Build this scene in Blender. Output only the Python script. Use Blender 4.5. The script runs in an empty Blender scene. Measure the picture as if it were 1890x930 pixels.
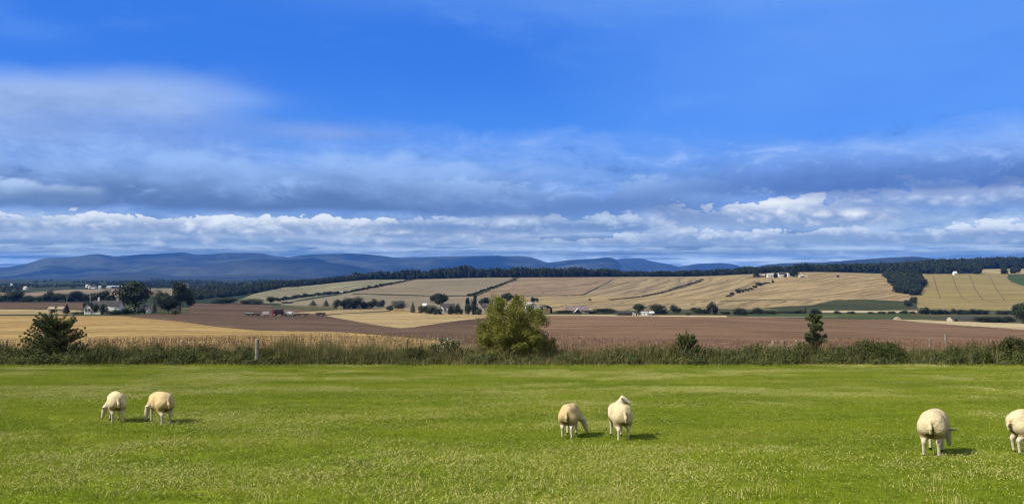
import bpy, bmesh, math, random
import numpy as np
from mathutils import Vector, Matrix

random.seed(7)
RNG = np.random.default_rng(7)
SC = bpy.context.scene
COL = SC.collection
R = math.radians
FPX = 945 / math.tan(R(30))          # focal length in photograph pixels
HOR = 490.0                           # row of the true horizon
CAMZ = 2.2

# ------------------------------------------------------------------ terrain heights
DK = np.array([48, 60, 150, 300, 470, 600, 800, 1000, 1300, 1700, 2100, 2600, 3500, 6000, 9000, 24000], float)
def plane_row(d): return 600 + FPX * CAMZ / d
COLS = {
    -800: [623, 598, 579, 569, 560, 552, 543, 535, 530, 526, 521, 516.5, 514, 511],
     250: [623, 598, 579, 569, 560, 552, 543, 535, 530, 526, 521, 516.5, 514, 511],
     420: [626, 602, 585, 576, 565, 556, 546, 538, 530, 526, 521, 516.5, 514, 511],
     520: [629, 605, 589, 580, 568, 557, 541, 529, 527, 524, 521, 516.5, 514, 511],
     700: [633, 612, 595, 584, 569, 554, 533, 516, 519, 522, 521, 516.5, 514, 511],
     950: [638, 612, 590, 579, 567, 553, 532, 512, 515, 519, 521, 516.5, 514, 511],
    1250: [637, 608, 590, 581, 571, 558, 535, 510.5, 513, 518, 521, 516.5, 514, 511],
    1500: [640, 612, 595, 586, 574, 561, 530, 502, 503, 510, 518, 516.5, 514, 511],
    1720: [642, 617, 602, 592, 579, 565, 534, 507, 498, 492, 508, 516.5, 514, 511],
    1890: [644, 622, 607, 596, 581, 566, 534, 507, 497, 490, 508, 516.5, 514, 511],
    2700: [644, 622, 607, 596, 581, 566, 534, 507, 497, 490, 508, 516.5, 514, 511],
}
CK = np.array(sorted(COLS), float)
TAB = np.array([[plane_row(48), plane_row(60)] + COLS[int(k)] for k in CK])
LK = np.log(DK)

def _herm(x, xk, yk):
    # cubic Hermite with limited slopes; yk has shape (..., K) and x has shape (...)
    m = np.empty_like(yk)
    s = np.diff(yk, axis=-1) / np.diff(xk)
    m[..., 1:-1] = np.where(s[..., 1:] * s[..., :-1] > 0, 2 * s[..., 1:] * s[..., :-1] / (s[..., 1:] + s[..., :-1] + 1e-12), 0)
    m[..., 0] = s[..., 0]; m[..., -1] = s[..., -1]
    i = np.clip(np.searchsorted(xk, x) - 1, 0, len(xk) - 2)
    h = xk[i + 1] - xk[i]; t = (x - xk[i]) / h
    g = lambda a, j: np.take_along_axis(a, j[..., None], axis=-1)[..., 0]
    y0, y1, m0, m1 = g(yk, i), g(yk, i + 1), g(m, i), g(m, i + 1)
    return (2*t**3 - 3*t*t + 1) * y0 + (t**3 - 2*t*t + t) * h * m0 + (-2*t**3 + 3*t*t) * y1 + (t**3 - t*t) * h * m1

def row_at(px, D):
    px = np.atleast_1d(np.asarray(px, float)); D = np.atleast_1d(np.asarray(D, float))
    px, D = np.broadcast_arrays(px, D)
    shp = px.shape; px = px.ravel(); D = D.ravel()
    i = np.clip(np.searchsorted(CK, px) - 1, 0, len(CK) - 2)
    t = np.clip((px - CK[i]) / (CK[i + 1] - CK[i]), 0, 1); t = t * t * (3 - 2 * t)
    yk = TAB[i] * (1 - t[:, None]) + TAB[i + 1] * t[:, None]
    r = _herm(np.log(np.clip(D, 48, 24000)), LK, yk)
    r = np.where(D < 55, plane_row(np.maximum(D, 1)), r)
    return r.reshape(shp)

CP = R(0.875)
def zfac(row):                        # height over distance for a row of the photograph
    b = -(np.asarray(row, float) - 465) / FPX
    return (math.sin(CP) + b * math.cos(CP)) / (math.cos(CP) - b * math.sin(CP))
def xfac(px): return (np.asarray(px, float) - 945) / FPX * 1.0001
def world(px, D, row=None):
    if row is None: row = row_at(px, D)
    D = np.asarray(D, float)
    return np.stack(np.broadcast_arrays(xfac(px) * D, D, CAMZ + zfac(row) * D), axis=-1)
DD = np.exp(np.linspace(math.log(9), math.log(9000), 4000))
def dist_of(px, row):                 # first distance where the ground reaches this row
    rr = row_at(np.full_like(DD, px), DD)
    k = np.argmax(rr <= row)
    return float(DD[k]) if rr[k] <= row else 9000.0
def at(px, row):
    d = dist_of(px, row)
    return Vector(world(px, d)[0]), d

# ------------------------------------------------------------------ helpers
def mesh_np(name, V, F, mats, idx=None, parent=None, smooth=False, link=True):
    V = np.asarray(V, np.float32); F = np.asarray(F, np.int32)
    me = bpy.data.meshes.new(name)
    n, k = F.shape
    me.vertices.add(len(V)); me.vertices.foreach_set('co', V.ravel())
    me.loops.add(n * k); me.loops.foreach_set('vertex_index', F.ravel())
    me.polygons.add(n)
    me.polygons.foreach_set('loop_start', np.arange(0, n * k, k, dtype=np.int32))
    if not isinstance(mats, (list, tuple)): mats = [mats]
    for m in mats: me.materials.append(m)
    if idx is not None: me.polygons.foreach_set('material_index', np.asarray(idx, np.int32))
    me.polygons.foreach_set('use_smooth', np.full(n, smooth))
    me.update(calc_edges=True)
    o = bpy.data.objects.new(name, me)
    if link: COL.objects.link(o)
    if parent is not None: o.parent = parent
    return o

def tag(o, label=None, cat=None, group=None, kind=None):
    if label: o['label'] = label
    if cat: o['category'] = cat
    if group: o['group'] = group
    if kind: o['kind'] = kind
    return o
def empty(name, loc, rz=0, sc=1.0):
    o = bpy.data.objects.new(name, None); COL.objects.link(o)
    o.location = loc; o.rotation_euler = (0, 0, rz)
    o.scale = sc if isinstance(sc, tuple) else (sc, sc, sc)
    o.empty_display_size = 0.2
    return o

class MB:
    """collects simple solids into one mesh"""
    def __init__(s): s.bm = bmesh.new()
    def box(s, c, d, rz=0, bev=0, rx=0):
        r = bmesh.ops.create_cube(s.bm, size=1)
        M = Matrix.Translation(c) @ Matrix.Rotation(rz, 4, 'Z') @ Matrix.Rotation(rx, 4, 'X') @ Matrix.Diagonal((*d, 1))
        bmesh.ops.transform(s.bm, matrix=M, verts=r['verts'])
        if bev:
            es = list({e for v in r['verts'] for e in v.link_edges})
            bmesh.ops.bevel(s.bm, geom=es, offset=bev, segments=2, affect='EDGES', profile=0.6)
        return s
    def cyl(s, a, b, r1, r2=None, n=10):
        a = Vector(a); b = Vector(b); d = b - a
        r = bmesh.ops.create_cone(s.bm, cap_ends=True, segments=n, radius1=r1, radius2=r1 if r2 is None else r2, depth=d.length)
        M = Matrix.Translation((a + b) / 2) @ d.to_track_quat('Z', 'Y').to_matrix().to_4x4()
        bmesh.ops.transform(s.bm, matrix=M, verts=r['verts']); return s
    def prism(s, prof, y0, y1, M=None):
        """profile in x,z extruded along y"""
        a = [s.bm.verts.new((x, y0, z)) for x, z in prof]; b = [s.bm.verts.new((x, y1, z)) for x, z in prof]
        n = len(prof)
        s.bm.faces.new(a[::-1]); s.bm.faces.new(b)
        for i in range(n): s.bm.faces.new((a[i], a[(i + 1) % n], b[(i + 1) % n], b[i]))
        if M: bmesh.ops.transform(s.bm, matrix=M, verts=a + b)
        return s
    def build(s, name, mat, parent=None, smooth=False):
        bmesh.ops.recalc_face_normals(s.bm, faces=s.bm.faces)
        me = bpy.data.meshes.new(name); s.bm.to_mesh(me); s.bm.free()
        me.materials.append(mat)
        if smooth: me.polygons.foreach_set('use_smooth', [True] * len(me.polygons))
        o = bpy.data.objects.new(name, me); COL.objects.link(o)
        if parent: o.parent = parent
        return o

# ---- node expressions
class X:
    nt = None
    def __init__(s, sock): s.s = sock
    @staticmethod
    def op(kind, *a, clamp=False):
        n = X.nt.nodes.new('ShaderNodeMath'); n.operation = kind; n.use_clamp = clamp
        for i, v in enumerate(a):
            if isinstance(v, X): X.nt.links.new(v.s, n.inputs[i])
            else: n.inputs[i].default_value = float(v)
        return X(n.outputs[0])
    def __add__(s, o): return X.op('ADD', s, o)
    __radd__ = __add__
    def __sub__(s, o): return X.op('SUBTRACT', s, o)
    def __rsub__(s, o): return X.op('SUBTRACT', o, s)
    def __mul__(s, o): return X.op('MULTIPLY', s, o)
    __rmul__ = __mul__
    def __truediv__(s, o): return X.op('DIVIDE', s, o)
    def __pow__(s, o): return X.op('POWER', s, o)
def sat(a): return X.op('ADD', a, 0, clamp=True)
def sstep(a, b, x):
    n = X.nt.nodes.new('ShaderNodeMapRange'); n.interpolation_type = 'SMOOTHSTEP'
    for i, v in ((0, x), (1, a), (2, b)):
        if isinstance(v, X): X.nt.links.new(v.s, n.inputs[i])
        else: n.inputs[i].default_value = v
    n.inputs[3].default_value = 0; n.inputs[4].default_value = 1
    return X(n.outputs[0])
def vec(x, y, z=0):
    n = X.nt.nodes.new('ShaderNodeCombineXYZ')
    for i, v in enumerate((x, y, z)):
        if isinstance(v, X): X.nt.links.new(v.s, n.inputs[i])
        else: n.inputs[i].default_value = v
    return n.outputs[0]
def noise(v, scale=1, detail=4, rough=0.5, dist=0, lac=2.0):
    n = X.nt.nodes.new('ShaderNodeTexNoise'); n.noise_dimensions = '3D'
    if v is not None: X.nt.links.new(v, n.inputs['Vector'])
    n.inputs['Scale'].default_value = scale; n.inputs['Detail'].default_value = detail
    n.inputs['Roughness'].default_value = rough; n.inputs['Distortion'].default_value = dist; n.inputs['Lacunarity'].default_value = lac
    return X(n.outputs[0])
class Cc:
    def __init__(s, sock): s.s = sock
def cmix(a, b, f):
    n = X.nt.nodes.new('ShaderNodeMix'); n.data_type = 'RGBA'; n.clamp_factor = True
    if isinstance(f, X): X.nt.links.new(f.s, n.inputs[0])
    else: n.inputs[0].default_value = f
    for i, v in ((6, a), (7, b)):
        if isinstance(v, Cc): X.nt.links.new(v.s, n.inputs[i])
        else: n.inputs[i].default_value = (*v, 1)
    return Cc(n.outputs[2])
def cmul(a, k):
    n = X.nt.nodes.new('ShaderNodeMix'); n.data_type = 'RGBA'; n.blend_type = 'MULTIPLY'; n.inputs[0].default_value = 1
    X.nt.links.new(a.s, n.inputs[6])
    if isinstance(k, Cc): X.nt.links.new(k.s, n.inputs[7])
    else: n.inputs[7].default_value = (*k, 1)
    return Cc(n.outputs[2])
def S(r, g, b):                       # display colour to linear
    f = lambda c: (c / 255 / 12.92) if c / 255 <= 0.04045 else ((c / 255 + 0.055) / 1.055) ** 2.4
    return (f(r), f(g), f(b))

def new_mat(name, rough=0.9, spec=0.15):
    m = bpy.data.materials.new(name); m.use_nodes = True
    X.nt = m.node_tree
    b = m.node_tree.nodes['Principled BSDF']
    b.inputs['Roughness'].default_value = rough
    b.inputs['Specular IOR Level'].default_value = spec
    return m, b
def wpos():
    g = X.nt.nodes.new('ShaderNodeNewGeometry'); return g.outputs['Position']
def sep(v):
    n = X.nt.nodes.new('ShaderNodeSeparateXYZ'); X.nt.links.new(v, n.inputs[0]); return [X(o) for o in n.outputs]
def bump(b, h, strength=0.5, dist=0.02):
    n = X.nt.nodes.new('ShaderNodeBump'); n.inputs['Strength'].default_value = strength; n.inputs['Distance'].default_value = dist
    X.nt.links.new(h.s, n.inputs['Height']); X.nt.links.new(n.outputs[0], b.inputs['Normal'])

# ------------------------------------------------------------------ materials
def mat_plain(name, c1, c2, scale, rough=0.85, detail=4, bmp=0.0, spec=0.15):
    m, b = new_mat(name, rough, spec)
    p = wpos(); f = noise(p, scale, detail, 0.6)
    X.nt.links.new(cmix(c1, c2, sstep(0.3, 0.7, f)).s, b.inputs['Base Color'])
    if bmp: bump(b, f, 0.6, bmp)
    return m
def mat_leaf(name, c1, c2, big=0.3, fine=6.0, c3=None, trans=0.0):
    m, b = new_mat(name, 0.75, 0.18)
    p = wpos()
    f = noise(p, fine, 2, 0.6); g = noise(p, big, 2, 0.5)
    c = cmix(c1, c2, sstep(0.3, 0.7, f * 0.55 + g * 0.45))
    if c3: c = cmix(c, c3, sstep(0.58, 0.72, noise(p, fine * 0.6, 3, 0.7)))
    X.nt.links.new(c.s, b.inputs['Base Color'])
    if trans:
        t = X.nt.nodes.new('ShaderNodeBsdfTranslucent'); X.nt.links.new(c.s, t.inputs[0])
        a = X.nt.nodes.new('ShaderNodeMixShader'); a.inputs[0].default_value = trans
        out = X.nt.nodes['Material Output']
        X.nt.links.new(b.outputs[0], a.inputs[1]); X.nt.links.new(t.outputs[0], a.inputs[2]); X.nt.links.new(a.outputs[0], out.inputs[0])
    return m
FIELD_ALBEDO = 0.74
def mat_field(name, c1, c2, line=None, spacing=14, amount=0.5, lcol=None, sharp=6, ns=0.02, wob=1.0, fine=0.35):
    """crop field: patchy colour, fine soil or straw grain and drill lines along 'line' = ((px,row),(px,row))"""
    kk = FIELD_ALBEDO; c1, c2 = tuple(v * kk for v in c1), tuple(v * kk for v in c2)
    if lcol: lcol = tuple(v * kk for v in lcol)
    m, b = new_mat(name, 0.95, 0.05)
    p = wpos(); x, y, z = sep(p)
    f = noise(p, ns, 4, 0.6)
    c = cmix(c1, c2, sstep(0.35, 0.65, f))
    if line:
        a, _ = at(*line[0]); e, _ = at(*line[1])
        d = (e - a).xy.normalized(); n = (-d.y, d.x)
        u = x * n[0] + y * n[1] + (noise(p, 0.006, 2) - 0.5) * 60 * wob
        w = X.op('SINE', u * (2 * math.pi / spacing)) * 0.5 + 0.5
        w2 = X.op('SINE', u * (2 * math.pi / (spacing * 0.37)) + 1.3) * 0.5 + 0.5
        k = (w ** sharp) * amount * sstep(0.25, 0.6, noise(p, 0.012, 3)) + w2 * amount * 0.3
        c = cmix(c, lcol or tuple(v * 0.45 for v in c1), k)
    ang = 0.25 if not line else math.atan2(d.y, d.x)
    ca, sa = math.cos(ang), math.sin(ang)
    sk = noise(vec((x * ca + y * sa) * 0.006, (y * ca - x * sa) * 0.06, 3.0), 1, 5, 0.62)
    c = cmul(c, cmix((0.74, 0.72, 0.70), (1.22, 1.22, 1.20), sstep(0.32, 0.68, sk)))
    g = noise(p, fine, 5, 0.7)
    c = cmul(c, cmix((0.72, 0.72, 0.72), (1.25, 1.25, 1.25), sstep(0.3, 0.7, g)))
    X.nt.links.new(c.s, b.inputs['Base Color'])
    return m

# pasture colour shared by ground and blades
def pasture_mask(p):
    x, y, z = sep(p)
    q = vec(x * 0.55, y * 1.0, 0)
    a = noise(q, 0.16, 4, 0.6); bb = noise(q, 0.7, 3, 0.6)
    return sat(sstep(0.46, 0.68, a * 0.6 + bb * 0.4))
M = {}
def make_mats():
    m, b = new_mat('pasture_ground', 0.95, 0.05); p = wpos()
    c = cmix(cmix((0.132, 0.176, 0.009), (0.102, 0.140, 0.008), noise(p, 1.1, 4)), (0.20, 0.21, 0.030), pasture_mask(p) * 0.6)
    c = cmul(c, cmix((0.6, 0.6, 0.6), (1.3, 1.3, 1.2), sstep(0.3, 0.7, noise(p, 9, 4, 0.7))))
    X.nt.links.new(c.s, b.inputs['Base Color']); bump(b, noise(p, 14, 4, 0.7), 0.8, 0.03); M['pasture'] = m
    m, b = new_mat('grass_blade', 0.7, 0.2); p = wpos()
    f = noise(p, 16, 2, 0.6)
    c = cmix((0.136, 0.190, 0.008), (0.215, 0.272, 0.015), sstep(0.3, 0.7, f))
    gx, gy, gz = sep(p)
    c = cmul(c, cmix((0.70, 0.78, 0.75), (1.18, 1.10, 1.10), sstep(0.36, 0.64, noise(vec(gx * 0.22, gy * 0.45, 7.0), 1, 5, 0.65))))
    c = cmix(c, (0.24, 0.255, 0.035), pasture_mask(p) * 0.6)
    X.nt.links.new(c.s, b.inputs['Base Color'])
    t = X.nt.nodes.new('ShaderNodeBsdfTranslucent'); X.nt.links.new(c.s, t.inputs[0])
    a = X.nt.nodes.new('ShaderNodeMixShader'); a.inputs[0].default_value = 0.3
    X.nt.links.new(b.outputs[0], a.inputs[1]); X.nt.links.new(t.outputs[0], a.inputs[2])
    X.nt.links.new(a.outputs[0], X.nt.nodes['Material Output'].inputs[0]); M['blade'] = m
    M['straw'] = mat_plain('dry_blade', (0.42, 0.40, 0.14), (0.30, 0.29, 0.08), 20)
    M['fleck'] = mat_plain('clover_flower', (0.60, 0.58, 0.26), (0.70, 0.66, 0.42), 30)
    # hedge
    M['bramble'] = mat_leaf('bramble_leaf', (0.030, 0.044, 0.010), (0.090, 0.105, 0.030), 0.5, 7, trans=0.15)
    M['weed'] = mat_leaf('tall_grass_blade', (0.056, 0.074, 0.018), (0.125, 0.132, 0.038), 0.4, 5, trans=0.25)
    M['weed_dry'] = mat_leaf('dry_tall_grass', (0.18, 0.145, 0.065), (0.30, 0.24, 0.12), 0.5, 6, trans=0.2)
    M['plume'] = mat_leaf('tan_seed_head', (0.19, 0.13, 0.07), (0.30, 0.22, 0.12), 0.5, 6)
    M['plume_rosy'] = mat_leaf('rosy_seed_head', (0.16, 0.085, 0.06), (0.26, 0.155, 0.11), 0.5, 6)
    M['pale_flower'] = mat_plain('pale_flower', (0.55, 0.48, 0.38), (0.42, 0.34, 0.25), 8)
    M['willow'] = mat_leaf('willow_leaf', (0.095, 0.110, 0.019), (0.215, 0.218, 0.044), 0.45, 5, (0.32, 0.28, 0.08), trans=0.25)
    M['spruce'] = mat_leaf('dark_needle_leaf', (0.034, 0.050, 0.018), (0.085, 0.100, 0.036), 0.7, 6, trans=0.1)
    M['shrub'] = mat_leaf('shrub_leaf', (0.038, 0.058, 0.015), (0.092, 0.112, 0.032), 0.6, 6, trans=0.15)
    M['bark'] = mat_plain('bark', (0.09, 0.07, 0.05), (0.15, 0.12, 0.09), 3)
    # far trees
    M['tree'] = mat_leaf('broadleaf_crown', (0.010, 0.018, 0.007), (0.030, 0.042, 0.014), 0.06, 0.8)
    M['tree_olive'] = mat_leaf('olive_crown', (0.035, 0.046, 0.014), (0.075, 0.080, 0.024), 0.06, 0.8)
    M['tree_blue'] = mat_leaf('blue_green_crown', (0.011, 0.018, 0.012), (0.026, 0.036, 0.024), 0.06, 0.8)
    M['tree_grey'] = mat_leaf('grey_green_crown', (0.060, 0.070, 0.050), (0.10, 0.11, 0.08), 0.06, 0.8)
    M['conifer'] = mat_leaf('conifer_crown', (0.013, 0.024, 0.012), (0.034, 0.048, 0.020), 0.05, 0.6)
    M['forest'] = mat_leaf('forest_canopy', (0.007, 0.013, 0.005), (0.034, 0.046, 0.016), 0.03, 0.25)
    # sheep
    for wn, wa, wb in (('wool', (0.66, 0.565, 0.36), (0.54, 0.45, 0.275)), ('wool_tan', (0.60, 0.47, 0.255), (0.50, 0.375, 0.195))):
        m, b = new_mat(wn, 0.95, 0.05)
        tc = X.nt.nodes.new('ShaderNodeTexCoord'); o = tc.outputs['Object']; x, y, z = sep(o)
        f = noise(o, 9, 4, 0.6)
        c = cmix(wa, wb, sstep(0.35, 0.7, f))
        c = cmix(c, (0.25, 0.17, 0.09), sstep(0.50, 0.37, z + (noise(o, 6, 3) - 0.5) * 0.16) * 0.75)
        X.nt.links.new(c.s, b.inputs['Base Color']); c2 = cmul(c, cmix((1, 1, 1), (0.55, 0.47, 0.38), sstep(0.55, 0.72, noise(o, 5, 4, 0.65))))
        X.nt.links.new(c2.s, b.inputs['Base Color'])
        bump(b, noise(o, 30, 4, 0.75), 0.9, 0.035); M[wn] = m
    M['hair'] = mat_plain('white_face_hair', (0.52, 0.46, 0.35), (0.40, 0.35, 0.26), 25)
    M['hoof'] = mat_plain('hoof', (0.03, 0.025, 0.02), (0.05, 0.04, 0.03), 20)
    M['cleft'] = mat_plain('cleft_and_dirty_wool', (0.10, 0.07, 0.045), (0.17, 0.12, 0.08), 20)
    # building things
    M['white'] = mat_plain('white_render', (0.70, 0.69, 0.66), (0.56, 0.55, 0.52), 0.4)
    M['stone'] = mat_plain('pale_stone', (0.42, 0.38, 0.30), (0.33, 0.30, 0.24), 0.5)
    M['slate'] = mat_plain('slate', (0.036, 0.036, 0.038), (0.060, 0.056, 0.058), 0.8)
    M['brownroof'] = mat_plain('brown_roof', (0.13, 0.10, 0.10), (0.18, 0.14, 0.14), 0.6)
    M['tin'] = mat_plain('weathered_tin', (0.34, 0.37, 0.40), (0.26, 0.29, 0.32), 0.4, rough=0.5, spec=0.4)
    M['dark'] = mat_plain('dark_opening', (0.02, 0.02, 0.025), (0.03, 0.03, 0.03), 1)
    M['glass'] = mat_plain('dark_window_glass', (0.03, 0.035, 0.045), (0.05, 0.055, 0.065), 1, rough=0.15, spec=0.5)
    M['red'] = mat_plain('red_paint', (0.28, 0.025, 0.03), (0.22, 0.025, 0.025), 1, rough=0.5, spec=0.4)
    M['maroon'] = mat_plain('maroon_paint', (0.016, 0.010, 0.010), (0.026, 0.014, 0.014), 1, rough=0.6)
    M['grey'] = mat_plain('grey_paint', (0.36, 0.36, 0.35), (0.28, 0.28, 0.27), 1, rough=0.6)
    M['tyre'] = mat_plain('tyre', (0.02, 0.02, 0.02), (0.03, 0.03, 0.03), 2)
    M['net'] = mat_plain('dark_load', (0.035, 0.040, 0.035), (0.06, 0.06, 0.05), 0.8)
    M['strawstack'] = mat_plain('straw', (0.40, 0.29, 0.13), (0.28, 0.20, 0.09), 0.8)
    M['post'] = mat_plain('weathered_post', (0.26, 0.24, 0.20), (0.16, 0.145, 0.12), 6, bmp=0.01)
    M['post_dark'] = mat_plain('dark_post', (0.09, 0.075, 0.06), (0.14, 0.12, 0.09), 6)
    M['wall_stone'] = mat_plain('rubble', (0.36, 0.30, 0.21), (0.22, 0.18, 0.13), 1.5)
make_mats()

# ------------------------------------------------------------------ leaf and blade meshes
def leaf_quads(C, N, size, aspect=1.6, rng=RNG):
    n = len(C)
    N = N / (np.linalg.norm(N, axis=1, keepdims=True) + 1e-9)
    a = rng.normal(size=(n, 3)); T = np.cross(N, a); T /= (np.linalg.norm(T, axis=1, keepdims=True) + 1e-9)
    B = np.cross(N, T)
    s = np.asarray(size).reshape(-1, 1) * np.ones((n, 1))
    L = T * s * aspect * 0.5; W = B * s * 0.5
    V = np.stack([C - L, C - W * 0.9 + L * 0.1, C + L, C + W * 0.9 + L * 0.1], 1).reshape(-1, 3)
    F = np.arange(4 * n).reshape(n, 4)
    return V, F
def blades(P, h, lean, w, rng=RNG):
    """grass blades: base points, heights, lean vectors (n,2), base widths -> two quads each"""
    n = len(P); ang = rng.uniform(0, math.pi, n)
    side = np.stack([np.cos(ang), np.sin(ang), np.zeros(n)], 1) * (np.asarray(w).reshape(-1, 1) * 0.5)
    h = np.asarray(h).reshape(-1, 1); l3 = np.concatenate([lean, np.zeros((n, 1))], 1); up = np.array([[0, 0, 1.0]])
    m = P + up * h * 0.55 + l3 * 0.3; t = P + up * h * 0.97 + l3
    V = np.stack([P - side, P + side, m - side * .8, m + side * .8, t - side * .12, t + side * .12], 1).reshape(-1, 3)
    b = np.arange(n)[:, None] * 6
    F = np.concatenate([b + [[0, 1, 3, 2]], b + [[2, 3, 5, 4]]], 1).reshape(-1, 4)
    return V, F
def join(parts):
    Vs, Fs, Is, o = [], [], [], 0
    for V, F, i in parts:
        Vs.append(V); Fs.append(F + o); Is.append(np.full(len(F), i)); o += len(V)
    return np.concatenate(Vs), np.concatenate(Fs), np.concatenate(Is)

def crown_points(kind, n, rng):
    """points and outward normals for a crown of unit height (z 0..1) and unit width"""
    if kind == 'round':
        cs = rng.normal(size=(22, 3)); cs /= np.linalg.norm(cs, axis=1, keepdims=True)
        cs *= rng.uniform(0.4, 1.0, (22, 1)) * np.array([[0.31, 0.31, 0.33]]); cs[:, 2] += 0.52
        rad = rng.uniform(0.16, 0.27, 22)
    elif kind == 'dome':
        cs = np.stack([rng.uniform(-.38, .38, 20), rng.uniform(-.38, .38, 20), rng.uniform(.28, .55, 20)], 1)
        cs[:, 2] += 0.20 * (1 - (cs[:, 0] ** 2 + cs[:, 1] ** 2) / 0.2)
        rad = rng.uniform(0.13, 0.22, 20)
    elif kind == 'tall':
        z = np.linspace(0.2, 0.86, 18)
        cs = np.stack([rng.normal(0, .17, 18), rng.normal(0, .17, 18), z], 1); cs[:, :2] *= (1.15 - 0.55 * z[:, None])
        rad = rng.uniform(0.12, 0.22, 18) * (1.2 - 0.4 * z)
    elif kind == 'conifer':
        z = rng.uniform(0.04, 0.97, n); t = rng.uniform(0, 2 * math.pi, n)
        lay = 0.75 + 0.25 * np.sin(z * 40 + t)
        r = (1 - z) ** 0.85 * 0.5 * lay * np.sqrt(rng.uniform(0.25, 1, n))
        P = np.stack([r * np.cos(t), r * np.sin(t), z], 1)
        N = np.stack([np.cos(t), np.sin(t), 0.5 + 0 * z], 1) + rng.normal(0, .5, (n, 3))
        return P, N
    else:                               # bush: leaves down to the ground
        cs = np.stack([rng.uniform(-.36, .36, 16), rng.uniform(-.36, .36, 16), rng.uniform(.12, .62, 16)], 1)
        cs[:, 2] *= 1 - 1.2 * (cs[:, 0] ** 2 + cs[:, 1] ** 2)
        rad = rng.uniform(0.16, 0.28, 16)
    k = rng.integers(0, len(cs), n)
    d = rng.normal(size=(n, 3)); d /= np.linalg.norm(d, axis=1, keepdims=True)
    P = cs[k] + d * rad[k][:, None] * (rng.uniform(0.55, 1.06, (n, 1)))
    c0 = np.array([[0, 0, 0.45]])
    N = d + 0.5 * (P - c0) + rng.normal(0, .35, (n, 3))
    P[:, 2] = np.abs(P[:, 2])
    # fit to unit box
    P[:, 2] *= 1.0 / np.quantile(P[:, 2], 0.995)
    P[:, :2] *= 0.5 / np.quantile(np.abs(P[:, :2]), 0.985)
    return P, N

def trunk_mesh(rng, r=0.03, forks=5, top=0.5):
    bm = MB()
    bm.cyl((0, 0, -0.02), (0, 0, top * 0.6), r, r * 0.7, 8)
    for i in range(forks):
        t = i * 2.4 + rng.uniform(0, .6)
        bm.cyl((0, 0, top * 0.5), (0.22 * math.cos(t), 0.22 * math.sin(t), top + 0.2 * rng.uniform(.4, 1)), r * 0.6, r * 0.2, 6)
    return bm

PROTO = {}
def proto(kind, matname, var):
    key = (kind, matname, var)
    if key in PROTO: return PROTO[key]
    rng = np.random.default_rng(sum(map(ord, kind + matname)) + 31 * var)
    P, N = crown_points(kind, 3400, rng)
    if kind in ('round', 'tall'):
        P[:, 2] = 0.07 + 0.93 * P[:, 2]
    elif kind == 'dome': P[:, 2] = 0.1 + .9 * P[:, 2]
    V, F = leaf_quads(P, N, rng.uniform(0.03, 0.062, len(P)), 1.4, rng)
    o = mesh_np('crown', V, F, M[matname], link=False)
    tk = None
    if kind not in ('bush',):
        tk = trunk_mesh(rng).build('trunk', M['bark']); COL.objects.unlink(tk)
    PROTO[key] = (o, tk); return PROTO[key]
def add_tree(name, px, base, top, width, kind, matname, label, cat='tree', group=None, D=None, var=None):
    if D is None: loc, D = at(px, base)
    else: loc = Vector(world(px, D)[0])
    zt = CAMZ + float(zfac(top)) * D
    h = max(zt - loc.z, 0.5); w = width * D / FPX
    v = random.randrange(3) if var is None else var
    cr, tk = proto(kind, matname, v)
    root = empty(name, loc, random.uniform(0, 6.28), (w, w, h))
    tag(root, label, cat, group)
    c = cr.copy(); COL.objects.link(c); c.parent = root
    if tk: t = tk.copy(); COL.objects.link(t); t.parent = root
    return root

# ------------------------------------------------------------------ camera, sun, sky
SUN_EL, SUN_TRAVEL = R(44), Vector((0.93, 0.37))          # light travels to the right and slightly away
SKY_STR = 0.1
HAZE = 4.0e-5
def setup_camera():
    cam = bpy.data.cameras.new('camera'); o = bpy.data.objects.new('camera', cam); COL.objects.link(o)
    cam.sensor_width = 36; cam.lens = 18 / math.tan(R(30)); cam.clip_end = 60000; cam.clip_start = 0.1
    o.location = (0, 0, CAMZ); o.rotation_euler = (R(90) + CP, 0, 0)
    SC.camera = o
def setup_sun():
    d = SUN_TRAVEL.normalized()
    v = Vector((d.x * math.cos(SUN_EL), d.y * math.cos(SUN_EL), -math.sin(SUN_EL)))
    l = bpy.data.lights.new('sun', 'SUN'); l.energy = 3.7; l.angle = R(0.5); l.color = (1.0, 0.93, 0.80)
    o = bpy.data.objects.new('sun', l); COL.objects.link(o); o.rotation_euler = v.to_track_quat('-Z', 'Y').to_euler(); o.location = (0, 0, 50)
    return -v

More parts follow.
